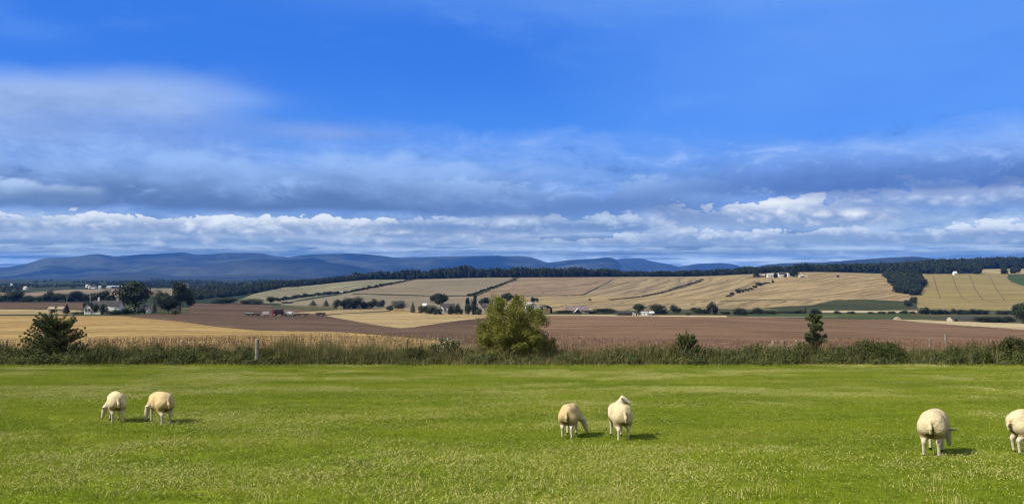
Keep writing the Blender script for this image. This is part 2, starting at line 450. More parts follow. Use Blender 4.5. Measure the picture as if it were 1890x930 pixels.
def V_(row): return math.atan((HOR - row) / FPX)
def U_(px): return math.atan((px - 945) / FPX)
def setup_sky(tosun):
    w = bpy.data.worlds.new('World'); SC.world = w; w.use_nodes = True
    nt = w.node_tree; X.nt = nt
    bg = nt.nodes['Background']; bg.inputs['Strength'].default_value = SKY_STR
    sky = nt.nodes.new('ShaderNodeTexSky'); sky.sky_type = 'NISHITA'; sky.sun_disc = False
    sky.sun_elevation = SUN_EL; sky.sun_rotation = math.atan2(tosun.x, tosun.y)
    sky.altitude = 200; sky.air_density = 1.0; sky.dust_density = 0.3; sky.ozone_density = 3.0
    tc = nt.nodes.new('ShaderNodeTexCoord'); dx, dy, dz = sep(tc.outputs['Generated'])
    U = X.op('ARCTAN2', dx, dy); V = X.op('ARCSINE', X.op('MINIMUM', X.op('MAXIMUM', dz, -1), 1))
    K = 1.0 / SKY_STR / EXPO
    def D(r, g, b):                    # colour as it shows in the picture
        c = S(r, g, b); return tuple(v * K for v in c)
    nis = Cc(sky.outputs[0])
    blue = cmul(nis, NIS_TINT)
    fine = noise(vec(U * 9, V * 26, 1.7), 1, 6, 0.6)
    soft = noise(vec(U * 3.2, V * 7, 4.2), 1, 4, 0.5)
    soft2 = noise(vec(U * 2.2, V * 5, 9.2), 1, 3, 0.5)
    # deep blue, paler veil to the right and towards the top right
    deep = cmix(D(66, 134, 236), D(42, 114, 226), sstep(0.10, 0.24, V) * sstep(0.30, -0.02, U))
    c = cmix(blue, deep, 0.8)
    veil = sstep(-0.05, 0.5, U + (soft - 0.5) * 0.5) * sstep(0.06, 0.2, V) * (0.35 + soft2 * 0.9)
    c = cmix(c, D(104, 158, 246), sat(veil) * 0.75)
    c = cmix(c, D(120, 170, 246), sstep(0.262, 0.30, V + (soft - 0.5) * 0.06) * sstep(-0.45, 0.1, U) * 0.35)
    # pale air low down
    c = cmix(c, D(128, 172, 232), sstep(0.15, 0.045, V) * 0.5)
    c = cmix(c, D(150, 184, 226), sstep(0.035, 0.0, V) * 0.6)
    def st(n, k=2.6): return (n - 0.5) * k
    W = lambda lo, hi, s=0.06: sstep(U_(lo) - s, U_(lo) + s, U) * sstep(U_(hi) + s, U_(hi) - s, U)
    wisp = st(noise(vec(U * 13, V * 30, 21.0), 1, 7, 0.66, 0.4))
    wide = st(noise(vec(U * 4.5, V * 13, 33.0), 1, 5, 0.55))
    # large soft cloud on the left with its tail, and faint streaks
    wob = (soft - 0.5) * 0.05 + (fine - 0.5) * 0.03
    a = sstep(V_(400), V_(340), V) * sstep(V_(128), V_(205), V + wob + (U + 0.37) * -0.06) * sstep(U_(560), U_(230), U + (soft2 - 0.5) * 0.2)
    lum = sat(sstep(0.30, 0.66, soft * 0.45 + fine * 0.55) * 0.8 + sstep(V_(300), V_(190), V) * 0.35 + wisp * 0.10)
    c = cmix(c, cmix(D(116, 150, 208), D(172, 198, 243), lum), sat(a) * 0.95)
    def streak(c, px, row, su, sv, col, op):
        q = ((U - U_(px)) * (1 / su)) ** 2 + ((V - V_(row) + (soft - 0.5) * 0.012) * (1 / sv)) ** 2
        return cmix(c, col, X.op('EXPONENT', q * -1.0) * op)
    c = streak(c, 405, 196, 0.06, 0.011, D(140, 178, 244), 0.65)
    c = streak(c, 585, 246, 0.085, 0.010, D(132, 166, 230), 0.8)
    c = streak(c, 330, 262, 0.12, 0.02, D(100, 146, 228), 0.6)
    c = streak(c, 30, 105, 0.05, 0.012, D(88, 146, 238), 0.6)
    # grey-blue overcast low down, torn upwards into the blue
    lim = 0.128 + wide * 0.030 + wisp * 0.018
    over = sstep(0.030, -0.030, V - lim)
    ocol = cmix(D(98, 138, 206), D(142, 180, 243), sstep(-0.55, 0.55, wisp * 0.75 + wide * 0.5 + (V - 0.08) * 6))
    c = cmix(c, ocol, over * 0.80)
    c = cmix(c, cmix(D(118, 154, 206), D(178, 202, 234), sstep(-0.4, 0.5, wisp)), sstep(0.066, 0.046, V) * 0.95)
    def bank(c, v0, H, amp, seed, base, lit, umask=None, ku=7.0, ks=22.0, soft_=0.008, bsoft=0.006, op=1.0, bil=1.0, tone=(0.0, 1.0), det=6, kv=2.2, rough=0.62, fill=0.62, puff=0.0):
        """a row of heaped clouds: flat base near v0, billowing tops H above, lit tops and grey bases"""
        n1 = st(noise(vec(U * ku, seed * 3.1, seed), 1, 1, 0.5))
        q = noise(vec(U * ks * 0.6, V * ks * kv * 0.6, seed * 5.3), 1, 1, 0.5)
        f = st(noise(vec(U * ks + q * 0.9, V * ks * kv + q * 0.9, seed * 1.7), 1, det, rough, 0.15))
        g = st(noise(vec(U * ks * 0.34, V * ks * kv * 0.5, seed * 2.9), 1, 3, 0.55))
        top = n1 * amp + (v0 + H * fill)
        pf = 0.0
        if puff:
            ab = lambda fx, fy, z: X.op('ABSOLUTE', st(noise(vec(U * fx + f * 0.15, V * fy, z), 1, 0, 0.5), 3.4))
            pf = (ab(ks * 1.2, ks * 2.3, seed) * 0.62 + ab(ks * 2.9, ks * 5.0, seed + 3.1) * 0.34 + ab(ks * 6.5, ks * 10.5, seed + 6.7) * 0.17 - 0.36) * puff
        d = top + f * (H * 0.40 * bil) + g * (H * 0.34) - V
        if puff: d = d + pf * (H * 0.42)
        a = sstep(0.0, soft_, d) * sstep(v0 - bsoft, v0 + bsoft, V + g * (H * 0.10) + f * (H * 0.10))
        if umask is not None: a = a * umask
        up = (V - v0) * (1.0 / H)
        sh = up * 0.80 + f * 0.55 + g * 0.34 + sstep(soft_ * 2.4, 0.0, d) * 0.30
        if puff: sh = sh + pf * 0.55
        return cmix(c, cmix(base, lit, sstep(tone[0], tone[1], sh)), a * op)
    # far thin layers by the horizon
    s1 = noise(vec(U * 6, V * 150, 2.2), 1, 6, 0.6)
    c = cmix(c, D(84, 118, 170), sstep(0.45, 0.57, s1) * sstep(0.046, 0.022, V) * 0.9)
    s2 = noise(vec(U * 9, V * 170, 8.2), 1, 7, 0.6)
    c = cmix(c, D(186, 206, 232), sstep(0.52, 0.66, s2) * sstep(0.05, 0.02, V) * 0.75)
    c = bank(c, V_(474), 0.018, 0.004, 3.3, D(92, 126, 176), D(184, 206, 232), None, 9, 36, 0.004, 0.004, 0.7)
    c = bank(c, V_(456), 0.020, 0.005, 2.3, D(126, 155, 198), D(206, 220, 240), W(-300, 2300), 10, 34, 0.003, 0.005, 0.85, 0.9, (0.05, 1.1), puff=1.0)
    c = bank(c, V_(440), 0.030, 0.006, 1.1, D(136, 162, 202), D(226, 234, 246), W(-300, 1010, 0.08), 9, 30, 0.003, 0.007, 0.93, 0.9, (0.02, 1.08), puff=1.1, fill=.70)
    c = bank(c, V_(450), 0.022, 0.006, 5.7, D(128, 157, 202), D(214, 226, 243), W(1180, 2300), 10, 34, 0.003, 0.005, 0.9, 0.9, (.05, 1.1), puff=1.0, fill=.70)
    c = bank(c, V_(428), 0.023, 0.005, 6.4, D(112, 144, 194), D(206, 223, 246), W(700, 1220, 0.04), 12, 30, 0.003, 0.004, 0.9, 0.9, (.05, 1.15), puff=1.1, fill=.72)
    c = bank(c, V_(421), 0.034, 0.005, 7.9, D(134, 162, 206), D(236, 242, 250), W(1215, 1660, 0.03), 9, 24, 0.003, 0.005, 0.97, 0.9, (-0.05, 0.95), puff=1.1, fill=.78)
    c = bank(c, V_(396), 0.030, 0.004, 9.6, D(122, 153, 206), D(208, 223, 246), W(1500, 2400, 0.05), 8, 22, 0.004, 0.005, 0.93, 0.9, (0.0, 1.05), puff=1.0, fill=.78)
    # broad grey decks with torn tops
    c = bank(c, V_(396), 0.070, 0.008, 11.2, D(90, 122, 176), D(150, 186, 243), W(-700, 960, 0.10), 3.0, 10, 0.020, 0.005, 0.92, 0.8, (0.0, 1.15), 6, 2.2, .6, .85, puff=0.7)
    c = bank(c, V_(400), 0.060, 0.012, 12.7, D(98, 132, 190), D(158, 192, 244), W(760, 1330, 0.07), 5.0, 13, 0.012, 0.010, 0.85, 1.3, (0.0, 1.05), 7, 2.0, 0.68, .8)
    c = bank(c, V_(366), 0.066, 0.008, 14.1, D(82, 118, 186), D(124, 168, 243), W(1290, 2700, 0.10), 3.0, 10, 0.024, 0.007, 0.9, 0.9, (0.0, 1.2), 6, 2.2, .6, .8, puff=0.6)
    c = bank(c, V_(389), 0.030, 0.004, 15.5, D(104, 136, 186), D(176, 202, 240), W(-300, 185, 0.012), 9, 18, 0.006, 0.006, 0.92, 0.8, (0, 1), 6, 2.2, .55, .8)
    zone = sstep(0.060, 0.085, V) * sstep(0.165, 0.11, V)
    c = cmix(c, D(160, 194, 248), sstep(0.12, 0.6, wisp) * zone * 0.7)
    c = cmix(c, D(76, 112, 178), sstep(-0.20, -0.60, wisp) * zone * 0.6)
    c = cmix(c, D(120, 168, 248), sstep(0.0, 0.9, wide + wisp * 0.5) * sstep(0.11, 0.16, V) * 0.30)
    c = cmix(c, D(52, 118, 226), sstep(0.0, 0.9, wide * -1.0 + wisp * 0.3) * sstep(0.11, 0.16, V) * 0.22)
    # broken grey-white cloud, unseen, added overhead and behind the camera for neutral fill light
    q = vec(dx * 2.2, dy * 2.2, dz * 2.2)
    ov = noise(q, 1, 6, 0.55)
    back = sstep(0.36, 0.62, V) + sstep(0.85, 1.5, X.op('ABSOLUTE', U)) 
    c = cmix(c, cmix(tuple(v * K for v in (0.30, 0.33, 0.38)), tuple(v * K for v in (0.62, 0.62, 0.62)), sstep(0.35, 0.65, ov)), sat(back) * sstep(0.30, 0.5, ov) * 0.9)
    T = X.op('EXPONENT', X.op('DIVIDE', -HAZE * 206.0, X.op('MAXIMUM', V, 0.0125)))
    inv = X.op('DIVIDE', 1.0, T); k1 = inv - 1.0
    va = nt.nodes.new('ShaderNodeVectorMath'); va.operation = 'SCALE'; nt.links.new(c.s, va.inputs[0]); nt.links.new(inv.s, va.inputs['Scale'])
    vb = nt.nodes.new('ShaderNodeVectorMath'); vb.operation = 'SCALE'; vb.inputs[0].default_value = tuple(v * K for v in (0.040, 0.13, 0.46)); nt.links.new(k1.s, vb.inputs['Scale'])
    vc = nt.nodes.new('ShaderNodeVectorMath'); vc.operation = 'SUBTRACT'; nt.links.new(va.outputs[0], vc.inputs[0]); nt.links.new(vb.outputs[0], vc.inputs[1])
    vd = nt.nodes.new('ShaderNodeVectorMath'); vd.operation = 'MAXIMUM'; vd.inputs[1].default_value = (0, 0, 0); nt.links.new(vc.outputs[0], vd.inputs[0])
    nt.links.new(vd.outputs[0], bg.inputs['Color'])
    w.cycles.sampling_method = 'MANUAL'; w.cycles.sample_map_resolution = 512
NIS_TINT = (0.35, 0.62, 1.0)
EXPO = 2 ** 0.9

# ------------------------------------------------------------------ farmland sheet
def inpoly(px, py, poly):
    c = np.zeros(px.shape, bool); n = len(poly); j = n - 1
    for i in range(n):
        xi, yi = poly[i]; xj, yj = poly[j]
        hit = (yi > py) != (yj > py)
        with np.errstate(divide='ignore', invalid='ignore'):
            c ^= hit & (px < (xj - xi) * (py - yi) / (yj - yi + 1e-12) + xi)
        j = i
    return c

def build_farmland():
    mats = []
    def fm(*a, **k): mats.append(mat_field(*a, **k)); return len(mats) - 1
    ROUGH = fm('rough_valley_grass', (0.055, 0.062, 0.022), (0.105, 0.098, 0.042), ns=0.01, fine=0.15)
    PLAIN = fm('far_plain_green', (0.022, 0.038, 0.016), (0.050, 0.062, 0.026), ns=0.0016, fine=0.004)
    PTAN = fm('far_plain_stubble', (0.20, 0.16, 0.105), (0.25, 0.20, 0.13), ns=0.002, fine=0.01)
    PGOLD = fm('far_gold', (0.34, 0.27, 0.13), (0.40, 0.32, 0.16), ns=0.01, fine=0.02)
    G1 = fm('near_stubble', (0.33, 0.225, 0.085), (0.42, 0.30, 0.12), ((0, 600), (300, 592)), 12, 0.75, (0.24, 0.15, 0.05), ns=0.015)
    G2 = fm('gold_valley_stubble', (0.37, 0.28, 0.135), (0.43, 0.33, 0.165), ((640, 585), (900, 580)), 10, 0.35, ns=0.01)
    BR = fm('ploughed_brown', (0.090, 0.058, 0.036), (0.135, 0.088, 0.055), ((450, 600), (640, 603)), 11, 0.6, (0.15, 0.10, 0.062), ns=0.012)
    RO = fm('rosy_brown_field', (0.150, 0.092, 0.050), (0.215, 0.132, 0.076), ((1000, 600), (1500, 604)), 9, 0.35, (0.24, 0.165, 0.105), ns=0.02, fine=0.6)
    H1 = fm('hill_grey_stubble', (0.235, 0.215, 0.125), (0.285, 0.255, 0.155), ((470, 549), (690, 523)), 26, 1.0, (0.13, 0.135, 0.085), ns=0.006, sharp=3)
    H2 = fm('hill_tan_stubble', (0.265, 0.215, 0.140), (0.225, 0.195, 0.125), ((700, 530), (930, 522)), 26, 0.45, ns=0.005)
    H3 = fm('hill_brown_stubble', (0.245, 0.180, 0.110), (0.295, 0.215, 0.130), ((900, 540), (1080, 524)), 20, 0.85, (0.17, 0.13, 0.08), ns=0.02, wob=3)
    H4 = fm('hill_striped_stubble', (0.330, 0.255, 0.140), (0.280, 0.220, 0.125), ((1096, 543), (1200, 517)), 20, 0.9, (0.155, 0.130, 0.080), ns=0.008, sharp=5)
    H5 = fm('hill_gold_stubble', (0.365, 0.275, 0.135), (0.310, 0.240, 0.125), ((1240, 562), (1390, 527)), 26, 0.85, (0.18, 0.145, 0.08), ns=0.006, sharp=8)
    H6 = fm('hill_gold_windrows', (0.385, 0.285, 0.140), (0.325, 0.245, 0.125), ((1400, 548), (1610, 519)), 17, 0.85, (0.17, 0.13, 0.072), ns=0.008, sharp=5)
    H7 = fm('ripening_field', (0.255, 0.205, 0.075), (0.300, 0.235, 0.095), ((1700, 545), (1880, 545)), 30, 0.25, (0.20, 0.18, 0.075), ns=0.012)
    DG = fm('dark_green_crop', (0.048, 0.058, 0.018), (0.066, 0.074, 0.024), ((1500, 568), (1690, 566)), 20, 0.3, ns=0.012)
    GS = fm('green_strip', (0.045, 0.075, 0.018), (0.070, 0.100, 0.026), ns=0.02)
    TR = fm('dark_ditch', (0.040, 0.046, 0.024), (0.075, 0.074, 0.038), ns=0.02)
    PS = fm('pale_strip', (0.44, 0.36, 0.21), (0.50, 0.41, 0.25), ns=0.01)
    FL = fm('wood_floor', (0.018, 0.026, 0.012), (0.030, 0.036, 0.018), ns=0.02)
    VG = fm('verge', (0.060, 0.080, 0.020), (0.085, 0.105, 0.028), ns=0.3, fine=2)
    L = -900; Rr = 2900
    polys = [
        (H5, [(760, 581), (880, 548), (990, 508), (1700, 496), (1700, 578), (1500, 576), (1000, 580)]),
        (H2, [(560, 560), (640, 541), (700, 529), (755, 519), (800, 508), (955, 508), (930, 521), (866, 546), (800, 546), (650, 543)]),
        (H1, [(425, 560), (470, 542), (520, 531), (600, 522), (655, 517), (730, 514), (758, 517), (700, 527), (640, 539), (560, 552), (520, 560)]),
        (H2, [(515, 562), (640, 542), (650, 543), (800, 547), (868, 547), (960, 549), (900, 576), (700, 574), (600, 569)]),
        (TR, [(650, 541.5), (720, 542.5), (800, 545), (866, 545.5), (866, 547), (800, 546.8), (720, 544.6), (650, 543.2)]),
        (H3, [(880, 547), (925, 528), (965, 510), (1145, 510), (1125, 519), (1073, 545), (960, 547.5)]),
        (TR, [(955, 545), (1073, 544.3), (1128, 517), (1150, 511), (1150, 512), (1076, 545.6), (955, 546.5)]),
        (H4, [(1076, 546), (1128, 519), (1145, 510), (1310, 507), (1290, 515), (1285, 522), (1250, 531), (1190, 543), (1130, 547)]),
        (H6, [(1330, 556), (1420, 524), (1480, 508), (1530, 500), (1640, 497), (1652, 530), (1690, 546), (1694, 558), (1640, 555), (1540, 553), (1500, 557), (1420, 553)]),
        (H5, [(1320, 571), (1340, 557), (1420, 553.5), (1520, 555), (1500, 562), (1420, 567)]),
        (TR, [(1330, 555.5), (1420, 552.5), (1530, 552.6), (1530, 553.4), (1420, 553.8), (1330, 557)]),
        (H7, [(1692, 575), (1690, 520), (1700, 500), (Rr, 500), (Rr, 577), (1800, 575)]),
        (PGOLD, [(1808, 505), (1808, 494), (1852, 494), (1852, 505)]),
        (PGOLD, [(1858, 505), (1858, 492), (1960, 492), (1960, 505)]),
        (GS, [(1860, 506.5), (Rr, 506.5), (Rr, 533), (1925, 533), (1890, 528), (1868, 521), (1858, 513)]),
        (FL, [(L, 556), (L, 548), (170, 548), (170, 557)]),
        (DG, [(1395, 569), (1440, 566), (1500, 563), (1515, 559), (1540, 553.5), (1600, 552.5), (1660, 555.5), (1692, 557), (1694, 571), (1600, 572), (1450, 572)]),
        (ROUGH, [(950, 585), (950, 575), (1100, 574), (1320, 570), (1460, 571.5), (1700, 572), (Rr, 575), (Rr, 600), (1330, 590)]),
        (PS, [(1512, 573), (1692, 573.5), (1692, 577), (1512, 576.5)]),
        (GS, [(1380, 580), (1500, 579), (1680, 579), (1680, 583), (1380, 583.5)]),
        (PTAN, [(1330, 584.5), (1545, 583.5), (1545, 586), (1330, 587)]),
        (GS, [(1545, 584.5), (1700, 586), (1700, 589), (1400, 589), (1400, 586.8)]),
        (PS, [(985, 580.5), (1200, 581.5), (1340, 582.5), (1340, 585), (1200, 583.6), (985, 582.2)]),
        # left middle distance
        (BR, [(L, 556), (162, 558), (172, 571), (L, 569)]),
        (PGOLD, [(L, 569.5), (60, 570), (150, 572.5), (158, 580), (L, 580)]),
        (TR, [(L, 567.8), (100, 569.5), (160, 571.3), (160, 573), (100, 571), (L, 569.6)]),
        (TR, [(L, 579), (160, 580.5), (235, 581), (235, 583), (160, 582.6), (L, 581.3)]),
        (GS, [(150, 577), (240, 577), (350, 577), (350, 581), (150, 581)]),
        (BR, [(225, 583), (300, 579), (352, 577), (352, 560), (420, 560.5), (560, 565), (640, 567), (700, 572), (600, 581), (900, 579), (960, 584), (960, 668), (800, 650), (600, 640), (225, 640)]),
        (ROUGH, [(500, 563), (590, 566), (700, 569), (715, 571), (600, 573), (500, 570)]),
        (G2, [(535, 577.5), (620, 572), (720, 570), (775, 572), (775, 576), (600, 580)]),
        (TR, [(590, 580.5), (660, 576.5), (720, 573), (722, 575), (660, 578.8), (600, 582)]),
        (G2, [(598, 582.3), (640, 578.8), (720, 575.2), (760, 576.5), (800, 580), (915, 579), (912, 584.5), (850, 591), (790, 599.5), (760, 604), (738, 605.5), (700, 600.5), (655, 592.5)]),
        (RO, [(905, 670), (905, 600), (930, 586), (985, 582), (1200, 583.5), (1340, 585), (1500, 588), (1640, 589.5), (1700, 595), (1800, 602.5), (1890, 608.5), (1990, 616), (Rr, 640), (Rr, 680), (905, 690)]),
        (PS, [(1645, 589.7), (1700, 590), (1760, 593), (1890, 597), (2000, 600), (Rr, 612), (Rr, 640), (1990, 615.5), (1890, 608), (1800, 602), (1700, 594.6)]),
        (G1, [(L, 700), (L, 584), (100, 582.6), (225, 583), (262, 587), (330, 593), (400, 603), (480, 610), (560, 611.5), (620, 612), (700, 618), (800, 627), (870, 640), (890, 660), (890, 700)]),
        # far plain on the left
        (PTAN, [(38, 548), (40, 541), (120, 535), (260, 532), (332, 532.5), (420, 533.5), (400, 541), (300, 546), (160, 549)]),
        (PGOLD, [(L, 547), (L, 540), (-20, 541), (28, 540), (25, 544), (0, 547)]),
        (PTAN, [(330, 531), (350, 528), (440, 527), (430, 531)]),
    ]
    cols = np.concatenate([np.linspace(-840, -30, 60, endpoint=False), np.arange(-30, 1921, 3.0), np.linspace(1930, 2730, 60)])
    ring = np.concatenate([np.geomspace(47, 150, 50, endpoint=False), np.geomspace(150, 600, 120, endpoint=False),
                           np.geomspace(600, 800, 70, endpoint=False), np.geomspace(800, 1720, 170, endpoint=False),
                           np.geomspace(1720, 3000, 50, endpoint=False), np.geomspace(3000, 9000, 40, endpoint=False), np.geomspace(9000, 17500, 8)])
    Pc, Dr = np.meshgrid(cols, ring)
    row = row_at(Pc, Dr)
    V = world(Pc, Dr, row)
    V[..., 2] += np.where(Dr < 52, -0.06, 0)
    V = V.reshape(-1, 3)
    nr, nc = Pc.shape
    i = np.arange(nr * nc).reshape(nr, nc)
    F = np.stack([i[:-1, :-1], i[:-1, 1:], i[1:, 1:], i[1:, :-1]], -1).reshape(-1, 4)
    ctr = lambda a: ((a[:-1, :-1] + a[:-1, 1:] + a[1:, 1:] + a[1:, :-1]) / 4).ravel()
    fx, fy, fd = ctr(Pc), ctr(row), ctr(Dr)
    idx = np.where(fd > 1900, PLAIN, ROUGH)
    idx[(fx < 640) & (fd > 700)] = PLAIN
    for m, poly in polys:
        far = m in (PLAIN, PTAN) or (m == PGOLD and poly[0][0] == L and poly[0][1] < 550)
        ok = inpoly(fx, fy, poly) & ((fd < 1760) | (fx < 600) | ((m == PGOLD) & (fd < 2500) & (fx > 1700)))
        idx[ok] = m
    # wood floors and the ridge behind the fields
    idx[(fd > 1690) & (fd < 2700) & (fx > 640) & (idx != PGOLD) & (idx != H7)] = FL
    idx[fd < 54] = VG
    o = mesh_np('farmland_ground', V, F, mats, idx, smooth=True); tag(o, kind='structure')
    o['label'] = 'patchwork of stubble and ploughed fields rolling to the wooded ridge'

def ground_z(x, y): return -(110 / FPX) * y
def build_pasture():
    xs = np.linspace(-75, 75, 61); ys = np.linspace(-40, 51, 75)
    A, B = np.meshgrid(xs, ys)
    V = np.stack([A, B, ground_z(A, B)], -1).reshape(-1, 3)
    i = np.arange(A.size).reshape(A.shape)
    F = np.stack([i[:-1, :-1], i[:-1, 1:], i[1:, 1:], i[1:, :-1]], -1).reshape(-1, 4)
    tag(mesh_np('pasture_ground', V, F, M['pasture']), 'mown green pasture sloping down to the hedge', kind='structure')

# ------------------------------------------------------------------ hills
def vnoise(x, y, seed, octs=5, gain=0.5):
    r = np.zeros_like(x, float); a = 1.0; t = 0
    for o in range(octs):
        rg = np.random.default_rng(seed * 97 + o); G = rg.uniform(-1, 1, (64, 64))
        xi = np.floor(x).astype(int); yi = np.floor(y).astype(int); fx = x - xi; fy = y - yi
        fx = fx * fx * (3 - 2 * fx); fy = fy * fy * (3 - 2 * fy)
        g = lambda a_, b_: G[a_ % 64, b_ % 64]
        r += a * ((g(xi, yi) * (1 - fx) + g(xi + 1, yi) * fx) * (1 - fy) + (g(xi, yi + 1) * (1 - fx) + g(xi + 1, yi + 1) * fx) * fy)
        t += a; a *= gain; x = x * 2.03 + 11.3; y = y * 2.03 + 5.1
    return r / t
def build_hills(name, prof, D0, D1, base, mat, amp, seed, label, pw=1.3):
    p = np.array(prof, float)
    cols = np.arange(p[0, 0], p[-1, 0] + 1, 3.0)
    ridge = _herm(cols, p[:, 0], np.tile(p[:, 1], (len(cols), 1)))
    ridge = ridge + vnoise(cols / 26, cols * 0, seed + 3, 4) * 0.9
    T = np.concatenate([np.linspace(0, 1, 64), np.linspace(1.04, 1.6, 10)])
    Cg, Tg = np.meshgrid(cols, T)
    Dg = D0 + (D1 - D0) * Tg
    zr = CAMZ + zfac(ridge)[None, :] * D1
    zb = CAMZ + zfac(base) * D0
    s = np.where(Tg <= 1, np.clip(Tg, 0, 1) ** pw, 1 - ((Tg - 1) / 0.6) ** 1.5)
    x = xfac(Cg) * Dg
    n = vnoise(x / 2600 + Dg / 5200, Dg / 2600, seed, 5, 0.55)
    env = np.clip(4 * Tg * (1 - Tg), 0, 1)
    rel = np.clip((zr - zb) / 300, 0.1, 1.5)
    z = zb - 15 + (zr - zb + 15) * s + n * amp * env * rel - amp * 0.25 * env * rel
    z = np.minimum(z, np.where(Tg < 0.97, CAMZ + (zr - CAMZ) / D1 * Dg - 6 * (1 - Tg), z))
    V = np.stack([x, Dg, z], -1).reshape(-1, 3)
    i = np.arange(Cg.size).reshape(Cg.shape)
    F = np.stack([i[:-1, :-1], i[:-1, 1:], i[1:, 1:], i[1:, :-1]], -1).reshape(-1, 4)
    tag(mesh_np(name, V, F, mat, smooth=True), label, kind='structure')
def all_hills():
    moor = mat_field('moorland', (0.010, 0.018, 0.016), (0.078, 0.092, 0.064), ns=0.0007, fine=0.004)
    wood = mat_field('dark_moorland', (0.026, 0.034, 0.018), (0.055, 0.060, 0.030), ns=0.001, fine=0.004)
    main = [(-420, 486), (-250, 492), (-100, 499), (0, 494), (50, 487), (85, 477), (130, 474.5), (178, 469), (215, 472.5), (270, 469), (335, 466.5), (365, 470), (400, 468), (440, 466.5),
            (480, 467.5), (510, 473), (532, 474), (560, 470.5), (600, 469), (650, 468), (690, 470.5), (740, 475.5), (800, 474), (830, 473), (900, 472), (960, 472.5), (985, 476.5),
            (1012, 484), (1050, 480), (1085, 478), (1120, 475.5), (1132, 477), (1150, 491), (1180, 500), (1210, 508)]
    build_hills('hills', main, 9000, 13000, 516, moor, 420, 4, 'long blue moorland range on the left horizon')
    build_hills('hills', [(120, 514), (180, 507), (232, 502.5), (290, 505.5), (350, 510), (420, 507), (500, 505), (570, 509), (640, 513)], 7600, 8800, 517, wood, 60, 9, 'low dark foothills below the left range')
    build_hills('hills', [(1080, 504), (1125, 483), (1150, 477), (1178, 477), (1205, 482), (1240, 489), (1268, 498), (1290, 508)], 14000, 16500, 514, wood, 150, 12, 'blue cone hill at the gap in the range')
    build_hills('hills', [(1225, 506), (1262, 491), (1290, 486.5), (1325, 485.5), (1356, 489), (1380, 498), (1400, 508)], 13000, 15500, 514, wood, 120, 15, 'small blue hill right of the gap')
    build_hills('hills', [(1370, 506), (1405, 490), (1440, 486), (1520, 484), (1580, 479.5), (1650, 475), (1672, 473.5), (1712, 475.5), (1742, 480), (1900, 486), (2300, 490), (2700, 496)], 7000, 9000, 513, wood, 80, 21, 'low dark ridge rising behind the east wood')

def build_haze():
    mb = MB(); z0, z1 = -232, 206
    mb.box((0, 8970, (z0 + z1) / 2), (39600, 18060, z1 - z0))
    m = bpy.data.materials.new('haze'); m.use_nodes = True; nt = m.node_tree
    nt.nodes.remove(nt.nodes['Principled BSDF'])
    v = nt.nodes.new('ShaderNodeVolumePrincipled')
    v.inputs['Color'].default_value = (0.07, 0.29, 1.0, 1); v.inputs['Density'].default_value = HAZE
    v.inputs['Anisotropy'].default_value = 0.0
    nt.links.new(v.outputs[0], nt.nodes['Material Output'].inputs['Volume'])
    o = mb.build('haze', m); tag(o, 'thin blue air between the camera and the hills', kind='stuff')

# ------------------------------------------------------------------ sheep (one continuous surface each)
def surface_nets(f, lo, hi, step):
    n = np.ceil((hi - lo) / step).astype(int) + 1
    g = [lo[k] + step * np.arange(n[k]) for k in range(3)]
    P = np.stack(np.meshgrid(*g, indexing='ij'), -1)
    d = f(P)
    ins = d < 0
    c = np.zeros(tuple(n - 1), int)
    for a in (0, 1):
        for b in (0, 1):
            for e in (0, 1): c += ins[a:n[0]-1+a, b:n[1]-1+b, e:n[2]-1+e]
    act = (c > 0) & (c < 8)
    vid = -np.ones(act.shape, int); vid[act] = np.arange(act.sum())
    I = np.argwhere(act); acc = np.zeros((len(I), 3)); cnt = np.zeros(len(I))
    cor = [(a, b, e) for a in (0, 1) for b in (0, 1) for e in (0, 1)]
    for p in cor:
        for ax in range(3):
            if p[ax] == 0:
                q = list(p); q[ax] = 1
                ip = I + p; iq = I + q
                da = d[tuple(ip.T)]; db = d[tuple(iq.T)]
                x = (da < 0) != (db < 0); t = np.where(x, da / (da - db + 1e-12), 0)
                v = ip.astype(float); v[:, ax] += t
                acc[x] += v[x]; cnt[x] += 1
    V = lo + step * acc / cnt[:, None]
    Fs = []
    for ax in range(3):
        u, w = (ax + 1) % 3, (ax + 2) % 3
        s0 = [slice(None)] * 3; s1 = [slice(None)] * 3; s0[ax] = slice(0, -1); s1[ax] = slice(1, None)
        a, b = ins[tuple(s0)], ins[tuple(s1)]
        E = np.argwhere(a != b)
        E = E[(E[:, u] > 0) & (E[:, w] > 0) & (E[:, u] < n[u] - 1) & (E[:, w] < n[w] - 1)]
        fl = ins[tuple(E.T)]
        def vi(du, dw):
            q = E.copy(); q[:, u] += du; q[:, w] += dw; return vid[tuple(q.T)]
        Q = np.stack([vi(-1, -1), vi(0, -1), vi(0, 0), vi(-1, 0)], 1)
        Q[~fl] = Q[~fl][:, ::-1]; Fs.append(Q)
    return V, np.concatenate(Fs)
def smin(a, b, k):
    h = np.clip(0.5 + 0.5 * (b - a) / k, 0, 1); return b * (1 - h) + a * h - k * h * (1 - h)
def ell(P, c, r):
    q = (P - np.array(c)); k0 = np.linalg.norm(q / np.array(r), axis=-1); k1 = np.linalg.norm(q / np.array(r) ** 2, axis=-1) + 1e-9
    return k0 * (k0 - 1) / k1
def cap(P, a, b, ra, rb):
    a = np.array(a, float); b = np.array(b, float); ab = b - a
    t = np.clip(((P - a) @ ab) / (ab @ ab), 0, 1)
    return np.linalg.norm(P - a - t[..., None] * ab, axis=-1) - (ra + (rb - ra) * t)

